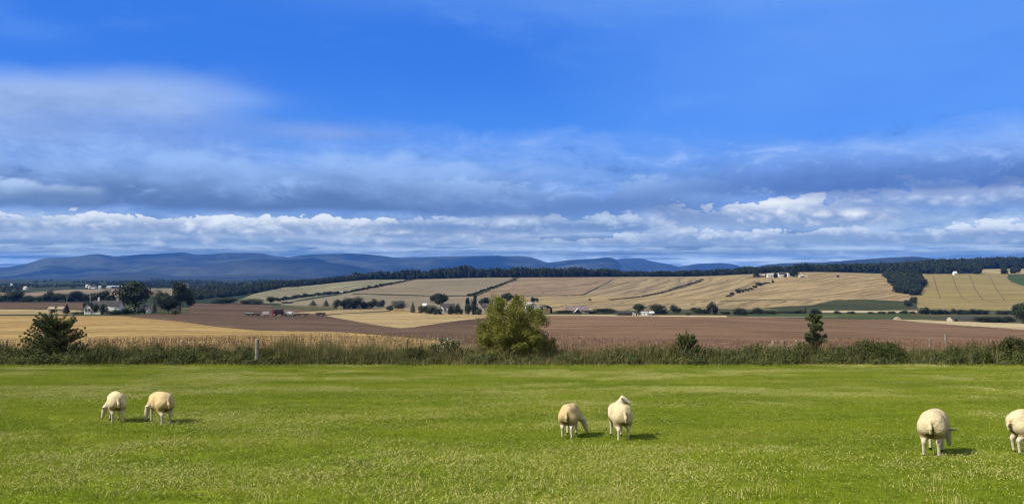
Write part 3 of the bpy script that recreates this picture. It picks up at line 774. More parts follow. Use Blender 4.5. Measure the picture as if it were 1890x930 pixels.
def make_sheep(px, foot, top, yaw, poll, muzzle, label, fat=1.0, step=(0, 0, 0, 0), seed=0, ear=0.13, tone=None, hscale=0.795):
    """faces +y before yaw; poll and muzzle give the head in body coordinates"""
    D = dist_of(px, foot); loc = Vector(world(px, D)[0]); loc.z = ground_z(loc.x, loc.y)
    sc = (foot - top) * D / FPX / hscale
    poll = np.array(poll, float); muz = np.array(muzzle, float)
    rw = 0.205 * fat; LEG = .055; yaw = yaw - math.atan(float(xfac(px)))
    def squash(z): t = np.clip((z - .05) / .27, 0, 1); return z - LEG * t * t * (3 - 2 * t)
    def f(P):
        P = P.copy(); P[..., 2] = squash(P[..., 2])
        d = ell(P, (0, .02, .495), (rw, .43, .225))
        d = smin(d, ell(P, (0, -.26, .50), (rw * .98, .215, .235)), .10)
        d = smin(d, ell(P, (0, .28, .475), (rw * .86, .22, .20)), .10)
        d = smin(d, ell(P, (0, .02, .40), (rw * .86, .36, .15)), .08)
        wob = .007 * (np.sin(P[..., 0] * 31 + seed) * np.sin(P[..., 1] * 27) * np.sin(P[..., 2] * 29 + 1)) + .018 * np.sin(P[..., 0] * 13 + seed * 2) * np.sin(P[..., 1] * 11 + seed) * np.sin(P[..., 2] * 15 + seed)
        d = d + wob
        nb = np.array((0, .38, .50))
        mid = nb * .45 + poll * .55; mid[2] -= .015
        d = smin(d, cap(P, nb, mid, .135, .092), .07)
        d = smin(d, cap(P, mid, poll, .092, .068), .04)
        d = smin(d, cap(P, poll, muz, .066, .036), .025)
        cheek = poll * .62 + muz * .38
        d = smin(d, ell(P, cheek, (.055, .055, .06)), .03)
        ax = muz - poll; ax /= np.linalg.norm(ax)
        side = np.cross(ax, (0, 0, 1)); side /= np.linalg.norm(side) + 1e-9
        for s in (-1, 1):
            e0 = poll + side * s * .05 - ax * .005; e1 = e0 + side * s * ear + np.array((0, -.01, .012 if poll[2] < .5 else .05)) - ax * .02
            d = smin(d, cap(P, e0, e1, .026, .012), .012)
            d = smin(d, ell(P, (e0 + e1) / 2, (.03 if abs(side[0]) < .7 else .05, .03 if abs(side[0]) > .7 else .05, .014)), .012)
        for k, s in enumerate((-1, 1)):
            o = step[k]
            d = smin(d, cap(P, (s * .105, -.30, .44), (s * .118, -.24 + o * .4, .31), .122, .088), .05)
            d = smin(d, cap(P, (s * .118, -.24 + o * .4, .31), (s * .115, -.36 + o * .8, .205), .076, .040), .03)
            d = smin(d, cap(P, (s * .115, -.36 + o * .8, .215), (s * .118, -.335 + o, .045), .033, .025), .012)
            d = smin(d, cap(P, (s * .118, -.335 + o, .05), (s * .120, -.31 + o, .018), .026, .031), .01)
            o = step[2 + k]
            d = smin(d, cap(P, (s * .095, .30, .38), (s * .10, .315 + o * .6, .21), .075, .038), .05)
            d = smin(d, cap(P, (s * .10, .315 + o * .6, .21), (s * .10, .31 + o, .04), .034, .025), .012)
            d = smin(d, cap(P, (s * .10, .31 + o, .05), (s * .10, .335 + o, .018), .026, .031), .01)
        d = smin(d, cap(P, (0, -.455, .575), (.012, -.505, .46), .030, .034), .015)
        d = smin(d, cap(P, (.012, -.505, .46), (.01, -.50, .375), .034, .018), .012)
        return d
    lo = np.array((-.45, -.62, -.04)); hi = np.array((.45, .95, .88))
    hi[2] = max(hi[2], poll[2] + .26); lo[0] = min(lo[0], poll[0] - .25, muz[0] - .2); hi[0] = max(hi[0], poll[0] + .25, muz[0] + .2)
    V, F = surface_nets(f, lo, hi, 0.014)
    cen = V[F].mean(1); cen[:, 2] = squash(cen[:, 2])
    hd = cap(cen, poll, muz, .085, .06) < .03
    ax = (muz - poll) / np.linalg.norm(muz - poll); sd = np.cross(ax, (0, 0, 1)); sd /= np.linalg.norm(sd)
    ears = (np.linalg.norm(cen - poll, axis=1) < .24) & (np.abs((cen - poll) @ sd) > .06) & (cen[:, 1] > .3)
    legs = (cen[:, 2] < .27) & (cen[:, 1] < .40)
    idx = np.zeros(len(F), int)
    idx[hd | legs | ears] = 1
    idx[(cen[:, 2] < .035) & (cen[:, 1] < .45)] = 2
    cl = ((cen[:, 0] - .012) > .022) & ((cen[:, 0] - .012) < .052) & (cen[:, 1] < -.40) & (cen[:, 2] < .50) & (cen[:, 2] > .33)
    idx[cl] = 3  # dark strip down one side of the tail
    idx[(np.abs(cen[:, 0]) < .055 + .02 * np.sin(cen[:, 2] * 40)) & (cen[:, 1] < -.15) & (cen[:, 2] < .36) & (cen[:, 2] > .25)] = 3  # dirty wool between the thighs
    rt = empty('sheep', loc, yaw, sc); tag(rt, label, 'sheep', 'sheep grazing on the pasture')
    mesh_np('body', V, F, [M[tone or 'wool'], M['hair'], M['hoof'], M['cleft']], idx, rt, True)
    for s in (-1, 1):                   # eyes on the face
        e = poll * .68 + muz * .32 + sd * s * .052 + np.array((0, 0, .012))
        for _ in range(6): e0 = poll * .68 + muz * .32 + np.array((0, 0, .012)); e[2] = e0[2] + (e[2] - squash(e[2]))
        b = bmesh.new(); bmesh.ops.create_uvsphere(b, u_segments=8, v_segments=6, radius=.013)
        me = bpy.data.meshes.new('eye'); b.to_mesh(me); b.free(); me.materials.append(M['hoof'])
        q = bpy.data.objects.new('eye', me); COL.objects.link(q); q.parent = rt; q.location = e
    return rt
def all_sheep():
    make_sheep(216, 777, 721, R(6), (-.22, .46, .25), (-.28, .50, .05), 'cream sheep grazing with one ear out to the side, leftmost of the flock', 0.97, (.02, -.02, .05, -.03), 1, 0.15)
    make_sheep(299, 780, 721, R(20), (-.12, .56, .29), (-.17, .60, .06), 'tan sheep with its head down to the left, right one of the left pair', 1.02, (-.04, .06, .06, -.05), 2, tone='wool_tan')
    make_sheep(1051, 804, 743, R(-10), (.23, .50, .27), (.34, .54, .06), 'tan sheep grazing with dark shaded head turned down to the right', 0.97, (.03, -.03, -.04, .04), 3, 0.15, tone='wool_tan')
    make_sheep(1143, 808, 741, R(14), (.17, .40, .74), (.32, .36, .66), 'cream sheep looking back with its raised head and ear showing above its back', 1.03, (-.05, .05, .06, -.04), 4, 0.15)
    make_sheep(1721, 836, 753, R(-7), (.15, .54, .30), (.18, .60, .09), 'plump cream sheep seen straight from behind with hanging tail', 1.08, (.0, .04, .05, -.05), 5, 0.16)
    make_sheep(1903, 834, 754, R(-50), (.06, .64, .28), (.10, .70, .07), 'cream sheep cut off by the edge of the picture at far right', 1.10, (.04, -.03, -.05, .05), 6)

# ------------------------------------------------------------------ pasture grass
def build_grass():
    col = bpy.data.collections.new('grass_patches')
    NV = 6
    for v in range(NV):
        rng = np.random.default_rng(100 + v)
        n = 330; P = np.stack([rng.uniform(-.33, .33, n), rng.uniform(-.33, .33, n), np.full(n, -.005)], 1)
        parts = []
        h = rng.uniform(.014, .040, n); V, F = blades(P, h, rng.normal(0, .018, (n, 2)), rng.uniform(.005, .010, n), rng); parts.append((V, F, 0))
        k = [7, 13, 28, 56, 105, 34][v]   # pale dry clippings and clover heads
        P = np.stack([rng.uniform(-.33, .33, k), rng.uniform(-.33, .33, k), rng.uniform(.01, .03, k)], 1)
        V, F = blades(P, rng.uniform(.01, .035, k), rng.normal(0, .035, (k, 2)), rng.uniform(.006, .010, k), rng); parts.append((V, F, 1))
        k = [2, 4, 8, 15, 26, 5][v]
        P = np.stack([rng.uniform(-.33, .33, k), rng.uniform(-.33, .33, k), rng.uniform(.03, .05, k)], 1)
        for rep in range(3):
            V, F = leaf_quads(P, rng.normal(size=(k, 3)), rng.uniform(.008, .014, k), 1.0, rng); parts.append((V, F, 2))
        if v == 5:                      # taller seeding tuft
            k = 34; P = np.stack([rng.normal(0, .12, k), rng.normal(0, .12, k), np.zeros(k)], 1)
            V, F = blades(P, rng.uniform(.07, .16, k), rng.normal(0, .06, (k, 2)), rng.uniform(.004, .007, k), rng); parts.append((V, F, 1))
        V, F, I = join(parts)
        o = mesh_np('patch%d' % v, V, F, [M['blade'], M['straw'], M['fleck']], I, link=False); col.objects.link(o)
    rng = np.random.default_rng(5)
    s = 0.43
    gx, gy = np.meshgrid(np.arange(-36, 36, s), np.arange(8.5, 50.2, s))
    x = (gx + rng.uniform(-.5, .5, gx.shape) * s).ravel(); y = (gy + rng.uniform(-.5, .5, gx.shape) * s).ravel()
    ok = np.abs(x) < .60 * y + 3; x, y = x[ok], y[ok]
    a = vnoise(x * .16 + 40, y * .33 + 40, 5, 4) ; b = vnoise(x * .5 + 9, y * .9 + 3, 6, 3)
    d = a * 2.0 + b * 1.25 - .10 + rng.normal(0, .12, len(x)) + np.clip((14.5 - y) / 6, 0, .12) - np.clip((y - 22) / 28, 0, 1) * .30
    idx = np.clip(np.digitize(d, [-.28, -.02, .26, .52]), 0, 4)
    near = (y < 14) & (rng.uniform(size=len(x)) < .13 * (14.5 - y) / 3); idx[near] = 5
    me = bpy.data.meshes.new('grass'); me.vertices.add(len(x))
    me.vertices.foreach_set('co', np.stack([x, y, ground_z(x, y)], 1).astype(np.float32).ravel())
    def attr(nm, tp, vals):
        A = me.attributes.new(nm, tp, 'POINT'); A.data.foreach_set('value', vals)
    attr('pick', 'INT', idx.astype(np.int32)); attr('turn', 'FLOAT', rng.uniform(0, 6.28, len(x)).astype(np.float32))
    edge = np.clip((y - 46.6) / 1.5, 0, 1)
    attr('size', 'FLOAT', (rng.uniform(.85, 1.2, len(x)) * (1 + 1.6 * edge)).astype(np.float32))
    o = bpy.data.objects.new('grass', me); COL.objects.link(o); tag(o, 'short mown grass with pale clover heads and dry clippings', kind='stuff')
    ng = bpy.data.node_groups.new('scatter', 'GeometryNodeTree')
    ng.interface.new_socket('Geometry', in_out='INPUT', socket_type='NodeSocketGeometry'); ng.interface.new_socket('Geometry', in_out='OUTPUT', socket_type='NodeSocketGeometry')
    N = ng.nodes.new; L = ng.links.new
    gi = N('NodeGroupInput'); go = N('NodeGroupOutput'); ci = N('GeometryNodeCollectionInfo'); ci.inputs[0].default_value = col
    ci.inputs['Separate Children'].default_value = True; ci.inputs['Reset Children'].default_value = True
    ip = N('GeometryNodeInstanceOnPoints'); ip.inputs['Pick Instance'].default_value = True
    def na(nm, tp):
        q = N('GeometryNodeInputNamedAttribute'); q.data_type = tp; q.inputs[0].default_value = nm; return q.outputs[0]
    cx = N('ShaderNodeCombineXYZ'); L(na('turn', 'FLOAT'), cx.inputs[2])
    L(gi.outputs[0], ip.inputs['Points']); L(ci.outputs[0], ip.inputs['Instance']); L(na('pick', 'INT'), ip.inputs['Instance Index'])
    L(cx.outputs[0], ip.inputs['Rotation']); L(na('size', 'FLOAT'), ip.inputs['Scale']); L(ip.outputs[0], go.inputs[0])
    md = o.modifiers.new('scatter', 'NODES'); md.node_group = ng

# ------------------------------------------------------------------ hedge and verge
def hx(px, d): return float(xfac(px)) * d
def build_hedge():
    rng = np.random.default_rng(11)
    def zed(x, y): return -(110 / FPX) * y
    span = lambda n, a=-220, b=2110: rng.uniform(a, b, n)
    # height of the mass above the ground (m) along the hedge
    hk = [(-300, 1.15), (60, 1.20), (150, 1.18), (300, 1.12), (470, 1.05), (520, .95), (620, .85), (740, .82), (790, .85), (830, 1.0), (870, .90), (1030, .82), (1100, .85), (1200, .95), (1260, 1.15), (1330, 1.0), (1480, 1.05), (1560, 1.22), (1700, 1.10), (1780, 1.10), (1860, 1.28), (1900, 1.2), (2200, 1.2)]
    hkx, hky = np.array(hk).T
    top = lambda px: np.interp(px, hkx, hky) * (1 + .30 * vnoise(np.asarray(px) / 38., np.zeros_like(np.asarray(px, float)), 61, 3))
    # leafy mounds
    parts = []
    nm = 1300
    wav = lambda p: .55 * vnoise(np.asarray(p) / 30., np.zeros_like(np.asarray(p, float)), 77, 3)
    mpx = span(nm); md = rng.uniform(48.3, 51.4, nm) + wav(mpx)
    mh = top(mpx) * rng.uniform(.50, 1.12, nm) * np.interp(md, [48.4, 49.6], [.55, 1.0])
    for k in range(nm):
        n = 420; r = rng.uniform(.28, .62)
        d = rng.normal(size=(n, 3)); d /= np.linalg.norm(d, axis=1, keepdims=True)
        p = d * rng.uniform(.5, 1.08, (n, 1)) * np.array([[r, r * .8, mh[k] * .55]])
        x0, y0 = hx(mpx[k], md[k]), md[k]
        p += np.array([[x0, y0, zed(0, y0) + mh[k] * .47]])
        keep = p[:, 2] > zed(0, y0) - .02; p = p[keep]; dd = d[keep]
        V, F = leaf_quads(p, dd + rng.normal(0, .5, p.shape) + [0, 0, .3], rng.uniform(.035, .085, len(p)), 1.6, rng)
        parts.append((V, F, int(rng.choice([0, 1, 2, 3], p=[.55, .25, .10, .10]))))
    V, F, I = join(parts)
    tag(mesh_np('hedge_undergrowth', V, F, [M['bramble'], M['shrub'], M['spruce'], M['weed']], I), 'tangled dark bramble hedge along the far edge of the pasture', kind='stuff')
    # tall grass, dry stalks, seed plumes
    parts = []
    n = 90000
    px = span(n); d = rng.uniform(47.9, 53.5, n) + wav(px); x = xfac(px) * d
    hh = top(px) * rng.uniform(.35, 1.12, n) * np.interp(px, [-200, 460, 520, 900, 1040, 1240, 1300, 2100], [.95, .95, 1.45, 1.10, 1.22, 1.12, .98, .98]) * np.interp(d, [48, 49.0], [.35, 1.0])
    keep = rng.uniform(size=n) < np.interp(px, [-200, 440, 520, 1200, 1280, 2100], [.50, .50, 1, 1, .55, .55]); px, d, x, hh = px[keep], d[keep], x[keep], hh[keep]; n = len(px)
    P = np.stack([x, d, zed(x, d)], 1)
    V, F = blades(P, hh, rng.normal(0, .16, (n, 2)) + [.06, 0], rng.uniform(.012, .026, n), rng)
    dry = (rng.uniform(size=n) < np.interp(px, [-200, 150, 480, 620, 760, 880, 1050, 1230, 1300, 2100], [.18, .20, .30, .34, .38, .60, .62, .46, .30, .28]))
    parts.append((V, F, np.repeat(np.where(dry, 1, 0), 2)))
    # bright fringe where the mower stops
    n = 9000; px = span(n); d = rng.uniform(46.9, 48.8, n) + wav(px) * 1.2; x = xfac(px) * d
    V, F = blades(np.stack([x, d, zed(x, d)], 1), rng.uniform(.06, .24, n), rng.normal(0, .05, (n, 2)), rng.uniform(.012, .02, n), rng); parts.append((V, F, np.full(2 * n, 4)))
    # plumes
    n = 9000
    px = span(n); d = rng.uniform(49.3, 53.5, n)
    pr = np.interp(px, [-200, 20, 140, 180, 330, 470, 560, 760, 800, 880, 1030, 1060, 1230, 1300, 1480, 1540, 1700, 1890, 2100], [.2, .25, .3, .8, 1, 1, 1, .9, .25, .3, .5, .95, .9, .55, .6, .8, .9, .7, .7])
    ok = rng.uniform(size=n) < pr; px, d = px[ok], d[ok]; n = len(px); x = xfac(px) * d
    base = np.stack([x, d, zed(x, d)], 1)
    hp = np.interp(px, hkx, hky) * .80 + np.interp(px, [0, 160, 480, 620, 760, 1040, 1240, 1900], [.35, .42, .62, .85, .80, .78, .42, .42]) * rng.uniform(.45, 1.45, n)
    ln = rng.normal(0, .10, (n, 2)) + [.12, 0]
    V, F = blades(base, hp, ln, np.full(n, .012), rng); parts.append((V, F, np.repeat(np.where((px > 470) & (px < 800) & (rng.uniform(size=n) < .75), 0, 1), 2)))
    rosy = rng.uniform(size=n) < np.interp(px, [0, 140, 300, 500, 800, 1000, 1060, 1500, 2000], [.3, .5, .55, .2, .1, .3, .85, .8, .85])
    tip = base + np.concatenate([ln, hp[:, None] * .97], 1)
    K = 12; L3 = np.concatenate([ln, hp[:, None]], 1); L3 /= np.linalg.norm(L3, axis=1, keepdims=True)
    t = rng.uniform(0, .26, (n, K, 1))
    C = tip[:, None, :] - L3[:, None, :] * t + rng.normal(0, .016, (n, K, 3)) * (0.4 + 3 * t)
    C = C.reshape(-1, 3)
    V, F = leaf_quads(C, rng.normal(size=C.shape), rng.uniform(.022, .042, len(C)), 1.9, rng)
    parts.append((V, F, np.repeat(np.where(rosy, 3, 2), K)))
    Vs = []; Fs = []; Is = []; o = 0
    for V, F, i in parts: Vs.append(V); Fs.append(F + o); Is.append(i); o += len(V)
    tag(mesh_np('verge_grass', np.concatenate(Vs), np.concatenate(Fs), [M['weed'], M['weed_dry'], M['plume'], M['plume_rosy'], M['blade']], np.concatenate(Is)),
        'tall rough grass with tan and rosy seed plumes along the hedge', kind='stuff')

def near_shrub(name, px, base, top, half, kind, mat, n, leaf, label, cat='bush', D=50.0, lean=0.0, seed=1):
    rng = np.random.default_rng(seed)
    x0 = hx(px, D); z0 = -(110 / FPX) * D; h = CAMZ + float(zfac(top)) * D - z0; w = half * D / FPX
    rt = empty(name, (x0, D, z0)); tag(rt, label, cat)
    tr = MB(); tips = []
    if kind == 'round':
        for i in range(13):
            t = i * 2.4; a = rng.uniform(.15, .85)
            m = Vector((w * .25 * a * math.cos(t), w * .25 * a * math.sin(t), h * .3)); e = Vector((w * .62 * a * math.cos(t), w * .62 * a * math.sin(t), h * rng.uniform(.5, .8)))
            tr.cyl((m.x * .2, m.y * .2, -.05), m, .05, .035, 6); tr.cyl(m, e, .035, .012, 6)
        cs = []
        while len(cs) < 280:
            q = rng.uniform(-1, 1, 3); q[2] = rng.uniform(.06, 1)
            u = math.hypot(q[0], q[1])
            if u < math.sqrt(max(0, 1 - (max(q[2] - .12, 0) / .90) ** 2)) * (.96 + .04 * min(1, q[2] / .3)): cs.append(q)
        cs = np.array(cs) * np.array([w * .86, w * .8, h * .9]); cs[:, 0] += lean * (1 - cs[:, 2] / h) * w
        rad = rng.uniform(.13, .27, 280) * w * .52
    elif kind == 'layered':
        cs = []; rad = []
        tr.cyl((0, 0, -.05), (0, 0, h * .8), .07, .02, 8)
        for i in range(120):
            zf = rng.uniform(.02, .80); t = rng.uniform(0, 6.28); L = w * (1.02 - .72 * zf) * rng.uniform(.75, 1.12)
            a = Vector((0, 0, h * zf * .8)); e = Vector((L * math.cos(t), L * math.sin(t), h * min(zf * .80 + .27 * rng.uniform(.5, 1.1), 1)))
            tr.cyl(a, e, .02, .006, 5)
            for s in np.linspace(.25, 1.0, 7): cs.append(a.lerp(e, s)); rad.append(.095 * w * (1.1 - .6 * s))
        for s in np.linspace(.6, 1, 8): cs.append(Vector((0, 0, h * s * .98))); rad.append(.16 * w * (1.3 - s))
        cs = np.array([tuple(c) for c in cs]); rad = np.array(rad)
    else:                               # narrow sparse tree with drooping sprays to one side
        cs = []; rad = []
        tr.cyl((0, 0, -.05), (w * .1, 0, h * .55), .05, .03, 8); tr.cyl((w * .1, 0, h * .55), (w * .2, 0, h * .95), .03, .008, 6)
        for i in range(34):
            zf = rng.uniform(.12, .95); t = rng.uniform(-.6, .6) + (0 if rng.uniform() < .62 else math.pi); L = w * rng.uniform(.40, 1.0) * (1.30 - .95 * zf)
            a = Vector((w * .15 * zf, 0, h * zf * .92)); e = a + Vector((L * math.cos(t), L * math.sin(t) * .9 + rng.normal(0, .12), h * rng.uniform(-.06, .10)))
            tr.cyl(a, e, .014, .005, 5)
            for s in np.linspace(.1, 1.0, 5): cs.append(a.lerp(e, s)); rad.append(.20 * w * (1.1 - .6 * s))
        cs = np.array([tuple(c) for c in cs]); rad = np.array(rad)
    k = rng.integers(0, len(cs), n); d = rng.normal(size=(n, 3)); d /= np.linalg.norm(d, axis=1, keepdims=True)
    P = cs[k] + d * (rad[k] * rng.uniform(.25, 1.12, n) ** .8)[:, None]
    N = d + rng.normal(0, .45, (n, 3)) + np.array([0, 0, .25])
    P = P[P[:, 2] > 0.02]; N = N[:len(P)]
    sx = w / np.quantile(np.abs(P[:, 0]), .985); P[:, 0] *= sx; P[:, 2] *= h / np.quantile(P[:, 2], .998)
    V, F = leaf_quads(P, N, rng.uniform(.7, 1.25, len(P)) * leaf, 1.8, rng)
    mesh_np('crown', V, F, M[mat], parent=rt)
    tr.build('trunk', M['bark'], rt)
    return rt
def all_near_shrubs():
    near_shrub('bush', 932, 669, 547, 84, 'round', 'willow', 90000, .046, 'big rounded olive green bush standing in the hedge, the largest one', D=50.6, lean=.34, seed=23)
    near_shrub('bush', 104, 668, 574, 51, 'layered', 'spruce', 36000, .044, 'dark bush with ragged upswept layered branches, at the left end of the hedge', D=50.0, seed=4)
    near_shrub('small_tree', 1499, 664, 579, 27, 'sparse', 'spruce', 9000, .055, 'small dark tree with drooping sprays rising from the hedge', 'tree', D=50.2, seed=5)
    near_shrub('bush', 1266, 668, 612, 27, 'layered', 'shrub', 7000, .055, 'small pointed dark bush in the hedge among rosy seed plumes', D=49.6, seed=6)
    near_shrub('bush', 824, 668, 625, 34, 'round', 'shrub', 5000, .055, 'low green shrub dotted with pale flowers beside the biggest bush', D=49.8, seed=7)
    near_shrub('bush', 1868, 668, 622, 34, 'round', 'bramble', 6500, .060, 'dense dark bush at the right end of the hedge', D=49.6, seed=8)
    near_shrub('bush', 1610, 668, 627, 66, 'round', 'bramble', 9000, .060, 'broad low dark bush swelling out of the hedge beside the small tree', D=49.7, seed=9)
    near_shrub('bush', 770, 668, 641, 30, 'round', 'bramble', 4000, .055, 'low dark mound of bramble beside a thin dark post', D=49.0, seed=10)
    rng = np.random.default_rng(3)
    n = 150; P = np.stack([rng.normal(hx(822, 49.4), .42, n), rng.uniform(49.2, 49.6, n), rng.uniform(-3.3 + .75, -3.3 + 1.5, n)], 1)
    C = (P[:, None, :] + rng.normal(0, .02, (n, 4, 3))).reshape(-1, 3)
    V, F = leaf_quads(C, rng.normal(size=C.shape), rng.uniform(.025, .05, len(C)), 1.1, rng)
    o = mesh_np('flowers', V, F, M['pale_flower'])
    sh = [q for q in COL.objects if q.get('label', '').startswith('low green shrub dotted')][0]
    o.parent = sh; o.location = -sh.location; o['kind'] = 'stuff'

def all_posts():
    spec = [
        (475, 48.35, 625, 7.5, 'post', 'thick pale grey strainer post standing proud at the front of the hedge'),
        (15, 51.0, 627, 3.4, 'post', 'thin wooden fence post at the far left of the hedge, left of the layered bush'),
        (625, 51.2, 631, 3.4, 'post', 'thin pale fence post in the tan reeds right of the thick strainer post'),
        (751, 51.2, 627, 3.8, 'post_dark', 'dark fence post at the end of the tan reeds'),
        (778, 51.2, 628, 3.4, 'post_dark', 'thin dark fence post standing clear above low bramble'),
        (932, 51.4, 634, 3.4, 'post', 'pale fence post in front of the largest bush'),
        (1073, 51.4, 627, 3.4, 'post', 'pale fence post among rosy plumes just right of the largest bush'),
        (1210, 51.2, 631, 3.0, 'post', 'thin fence post left of the small pointed bush'),
        (1480, 51.2, 627, 3.8, 'post', 'short pale fence post at the foot of the small dark tree'),
        (1598, 51.4, 624, 3.4, 'post', 'fence post rising from the broad low bush right of the small tree'),
        (1716, 51.0, 625, 3.4, 'post', 'fence post midway along the right part of the hedge'),
        (1746, 51.0, 617, 4.2, 'post', 'tallest fence post in the right part of the hedge, among rosy plumes'),
        (1824, 51.0, 627, 4.2, 'post', 'pale leaning fence post near the right end of the hedge'),
    ]
    for k, (px, d, top, w, mt, lab) in enumerate(spec):
        z0 = -(110 / FPX) * d; h = CAMZ + float(zfac(top)) * d - z0; wd = w * d / FPX
        mb = MB(); rr = wd / 2
        mb.cyl((0, 0, -.1), (0, 0, h - rr * .35), rr * 1.04, rr, 12); mb.cyl((0, 0, h - rr * .35), (0, 0, h), rr, rr * .72, 12)
        o = mb.build('fence_post', M[mt]); o.location = (hx(px, d), d, z0); o.rotation_euler = (0.02, R([1, -2, 3, -1, 2][k % 5] if k < 12 else 5), k)
        tag(o, lab, 'fence post', 'fence posts along the hedge')
    # low rubble wall behind the hedge left of the small tree
    mb = MB(); rg = random.Random(2); d = 51.6
    for i in range(46):
        px = 1418 + i * 1.28 + rg.uniform(-.4, .4); s = rg.uniform(.10, .20)
        for lv in range(4 + (rg.random() < .35) - (rg.random() < .3)):
            mb.box((hx(px, d) + rg.uniform(-.03, .03), d + rg.uniform(-.06, .06), -(110 / FPX) * d + .12 + lv * .27 * 0.98 + rg.uniform(0, .03)), (s, .25, rg.uniform(.2, .27)), rg.uniform(-.3, .3), .02)
    tag(mb.build('rubble_wall', M['wall_stone']), 'short stretch of pale rubble wall showing behind the hedge', 'wall')

# ------------------------------------------------------------------ far trees
def all_trees():
    T = add_tree
    gl = 'trees around the white farmhouse'
    T('tree', 250, 577.5, 520, 68, 'round', 'tree', 'biggest dark round tree, right of the white farmhouse', group=gl)
    T('tree', 333, 578, 520, 38, 'tall', 'tree', 'tall narrow dark tree at the right end of the farmhouse trees', group=gl)
    T('tree', 311, 579, 546, 36, 'round', 'tree', 'small round tree with bare trunks showing in front of the tall narrow tree', group=gl)
    T('tree', 298, 570, 535, 28, 'round', 'tree_olive', 'yellowish tree between the biggest round tree and the tall narrow tree', group=gl)
    T('conifer', 285.5, 577, 553, 14, 'conifer', 'tree_grey', 'small grey green conifer under the farmhouse trees', group=gl)
    T('tree', 189, 566, 537, 40, 'dome', 'tree', 'low domed dark tree behind the slate roof of the farmhouse', group=gl)
    T('tree', 176, 580.3, 561, 17, 'round', 'tree', 'small black leafy tree standing against the white farmhouse wall', group=gl)
    T('tree', 193, 580.6, 560, 15, 'bush', 'tree', 'dark leafy bush covering the middle of the white farmhouse', 'bush', group=gl)
    T('bush', 217, 580.8, 571, 13, 'bush', 'tree', 'small dark bush against the right part of the white farmhouse', 'bush', group=gl)
    T('bush', 232, 580, 568, 30, 'bush', 'tree', 'dark bush at the right hand corner of the white farmhouse', 'bush', group=gl)
    T('bush', 262, 579, 569, 18, 'bush', 'tree', 'dark bush under the biggest round tree', 'bush', group=gl)
    T('bush', 207, 581, 573, 22, 'bush', 'tree_olive', 'low hedge bush under the farmhouse windows', 'bush', group=gl)
    T('bush', 324, 580, 572, 16, 'bush', 'tree_olive', 'pale shrub at the foot of the tall narrow tree', 'bush', group=gl)
    T('bush', 163, 573, 556, 16, 'bush', 'tree', 'green bush at the left gable of the white farmhouse', 'bush', group=gl)
    T('conifer', 124, 579, 561, 19, 'conifer', 'tree', 'small dark green conifer alone beside the brown field', group=None)
    T('bush', 146, 580, 575, 26, 'bush', 'tree_olive', 'bright green scrub left of the white farmhouse', 'bush')
    rows = [(-20, 557, 541, 44), (12, 557, 540, 40), (33, 557, 537, 26), (52, 557, 545, 30), (74, 557, 546, 34), (96, 557, 536, 26), (112, 557, 541, 28), (128, 557, 543, 26), (141, 557, 537, 30), (157, 557, 542, 24)]
    for i, (px, b, t, w) in enumerate(rows):
        T('tree', px, b, t, w, 'bush' if i % 2 else 'round', 'tree', 'dark tree in the row behind the brown field left of the farmhouse', group='tree row behind the left brown field')
    # valley in the middle
    T('bush', 415, 560.5, 549.5, 46, 'bush', 'tree', 'low dark thicket below the sloping wood', 'bush')
    T('bush', 463, 561, 551, 46, 'bush', 'tree_olive', 'low wide bush at the foot of the grey striped field', 'bush')
    T('tree', 500, 562, 547, 17, 'round', 'tree', 'square topped small tree where the lane meets the grey striped field')
    T('tree', 578, 564.5, 554, 21, 'conifer', 'tree_grey', 'left one of two feathery trees below the long hedgerow')
    T('tree', 602, 565.5, 553, 18, 'conifer', 'tree_grey', 'right one of two feathery trees below the long hedgerow')
    gc = 'copse in the middle of the valley'
    T('tree', 627, 569.5, 552.5, 24, 'bush', 'tree', 'leftmost tree of the dark green copse', group=gc)
    T('tree', 644, 569.5, 549.5, 26, 'bush', 'tree', 'second tree of the dark green copse, left of its tallest', group=gc)
    T('tree', 662, 569.5, 547, 30, 'bush', 'tree', 'tallest tree of the dark green copse', group=gc)
    T('tree', 680, 569.5, 556, 20, 'bush', 'tree', 'low tree at the right edge of the dark green copse', group=gc)
    T('tree', 691, 566, 551, 15, 'bush', 'tree_blue', 'left of two bluish trees right of the copse')
    T('tree', 703, 567, 553, 17, 'bush', 'tree_blue', 'right of two bluish trees right of the copse')
    T('tree', 736, 574, 554.5, 28, 'round', 'tree_grey', 'grey green willow like tree between copse and white cottage')
    T('tree', 721, 573, 563, 14, 'bush', 'tree', 'small bush at the foot of the grey green tree', 'bush')
    T('conifer', 762, 577, 556.5, 15, 'conifer', 'tree_grey', 'grey green pointed tree left of the farm cottages')
    gf = 'trees around the white cottage'
    T('tree', 814, 571, 541.5, 38, 'dome', 'tree', 'big flat topped black tree behind the white cottage', group=gf)
    T('tree', 779, 577.5, 563.5, 20, 'bush', 'tree_olive', 'olive tree at the left end of the cottage garden', group=gf)
    T('tree', 795, 579, 562, 22, 'bush', 'tree', 'dark garden tree left of the white cottage', group=gf)
    T('bush', 808, 580.5, 569, 18, 'bush', 'tree', 'low garden bush in front of the left corner of the white cottage', 'bush', group=gf)
    T('tree', 832, 580.5, 563, 15, 'bush', 'tree', 'garden tree at the right corner of the white cottage', group=gf)
    T('tree', 847, 580.5, 560, 16, 'bush', 'tree', 'dark garden tree two along from the cottage, right of it', group=gf)
    T('conifer', 863, 580, 549, 10, 'tall', 'tree_blue', 'slim dark conifer left of the tallest one', group=gf)
    T('conifer', 875, 580.5, 543.5, 12, 'tall', 'tree_blue', 'tallest slim dark conifer near the cottages', group=gf)
    T('tree', 869, 580.5, 562, 22, 'bush', 'tree', 'bushy tree at the feet of the two slim conifers', group=gf)
    T('tree', 884, 581, 569, 14, 'bush', 'tree_olive', 'green bush beside the small white gable', 'bush', group=gf)
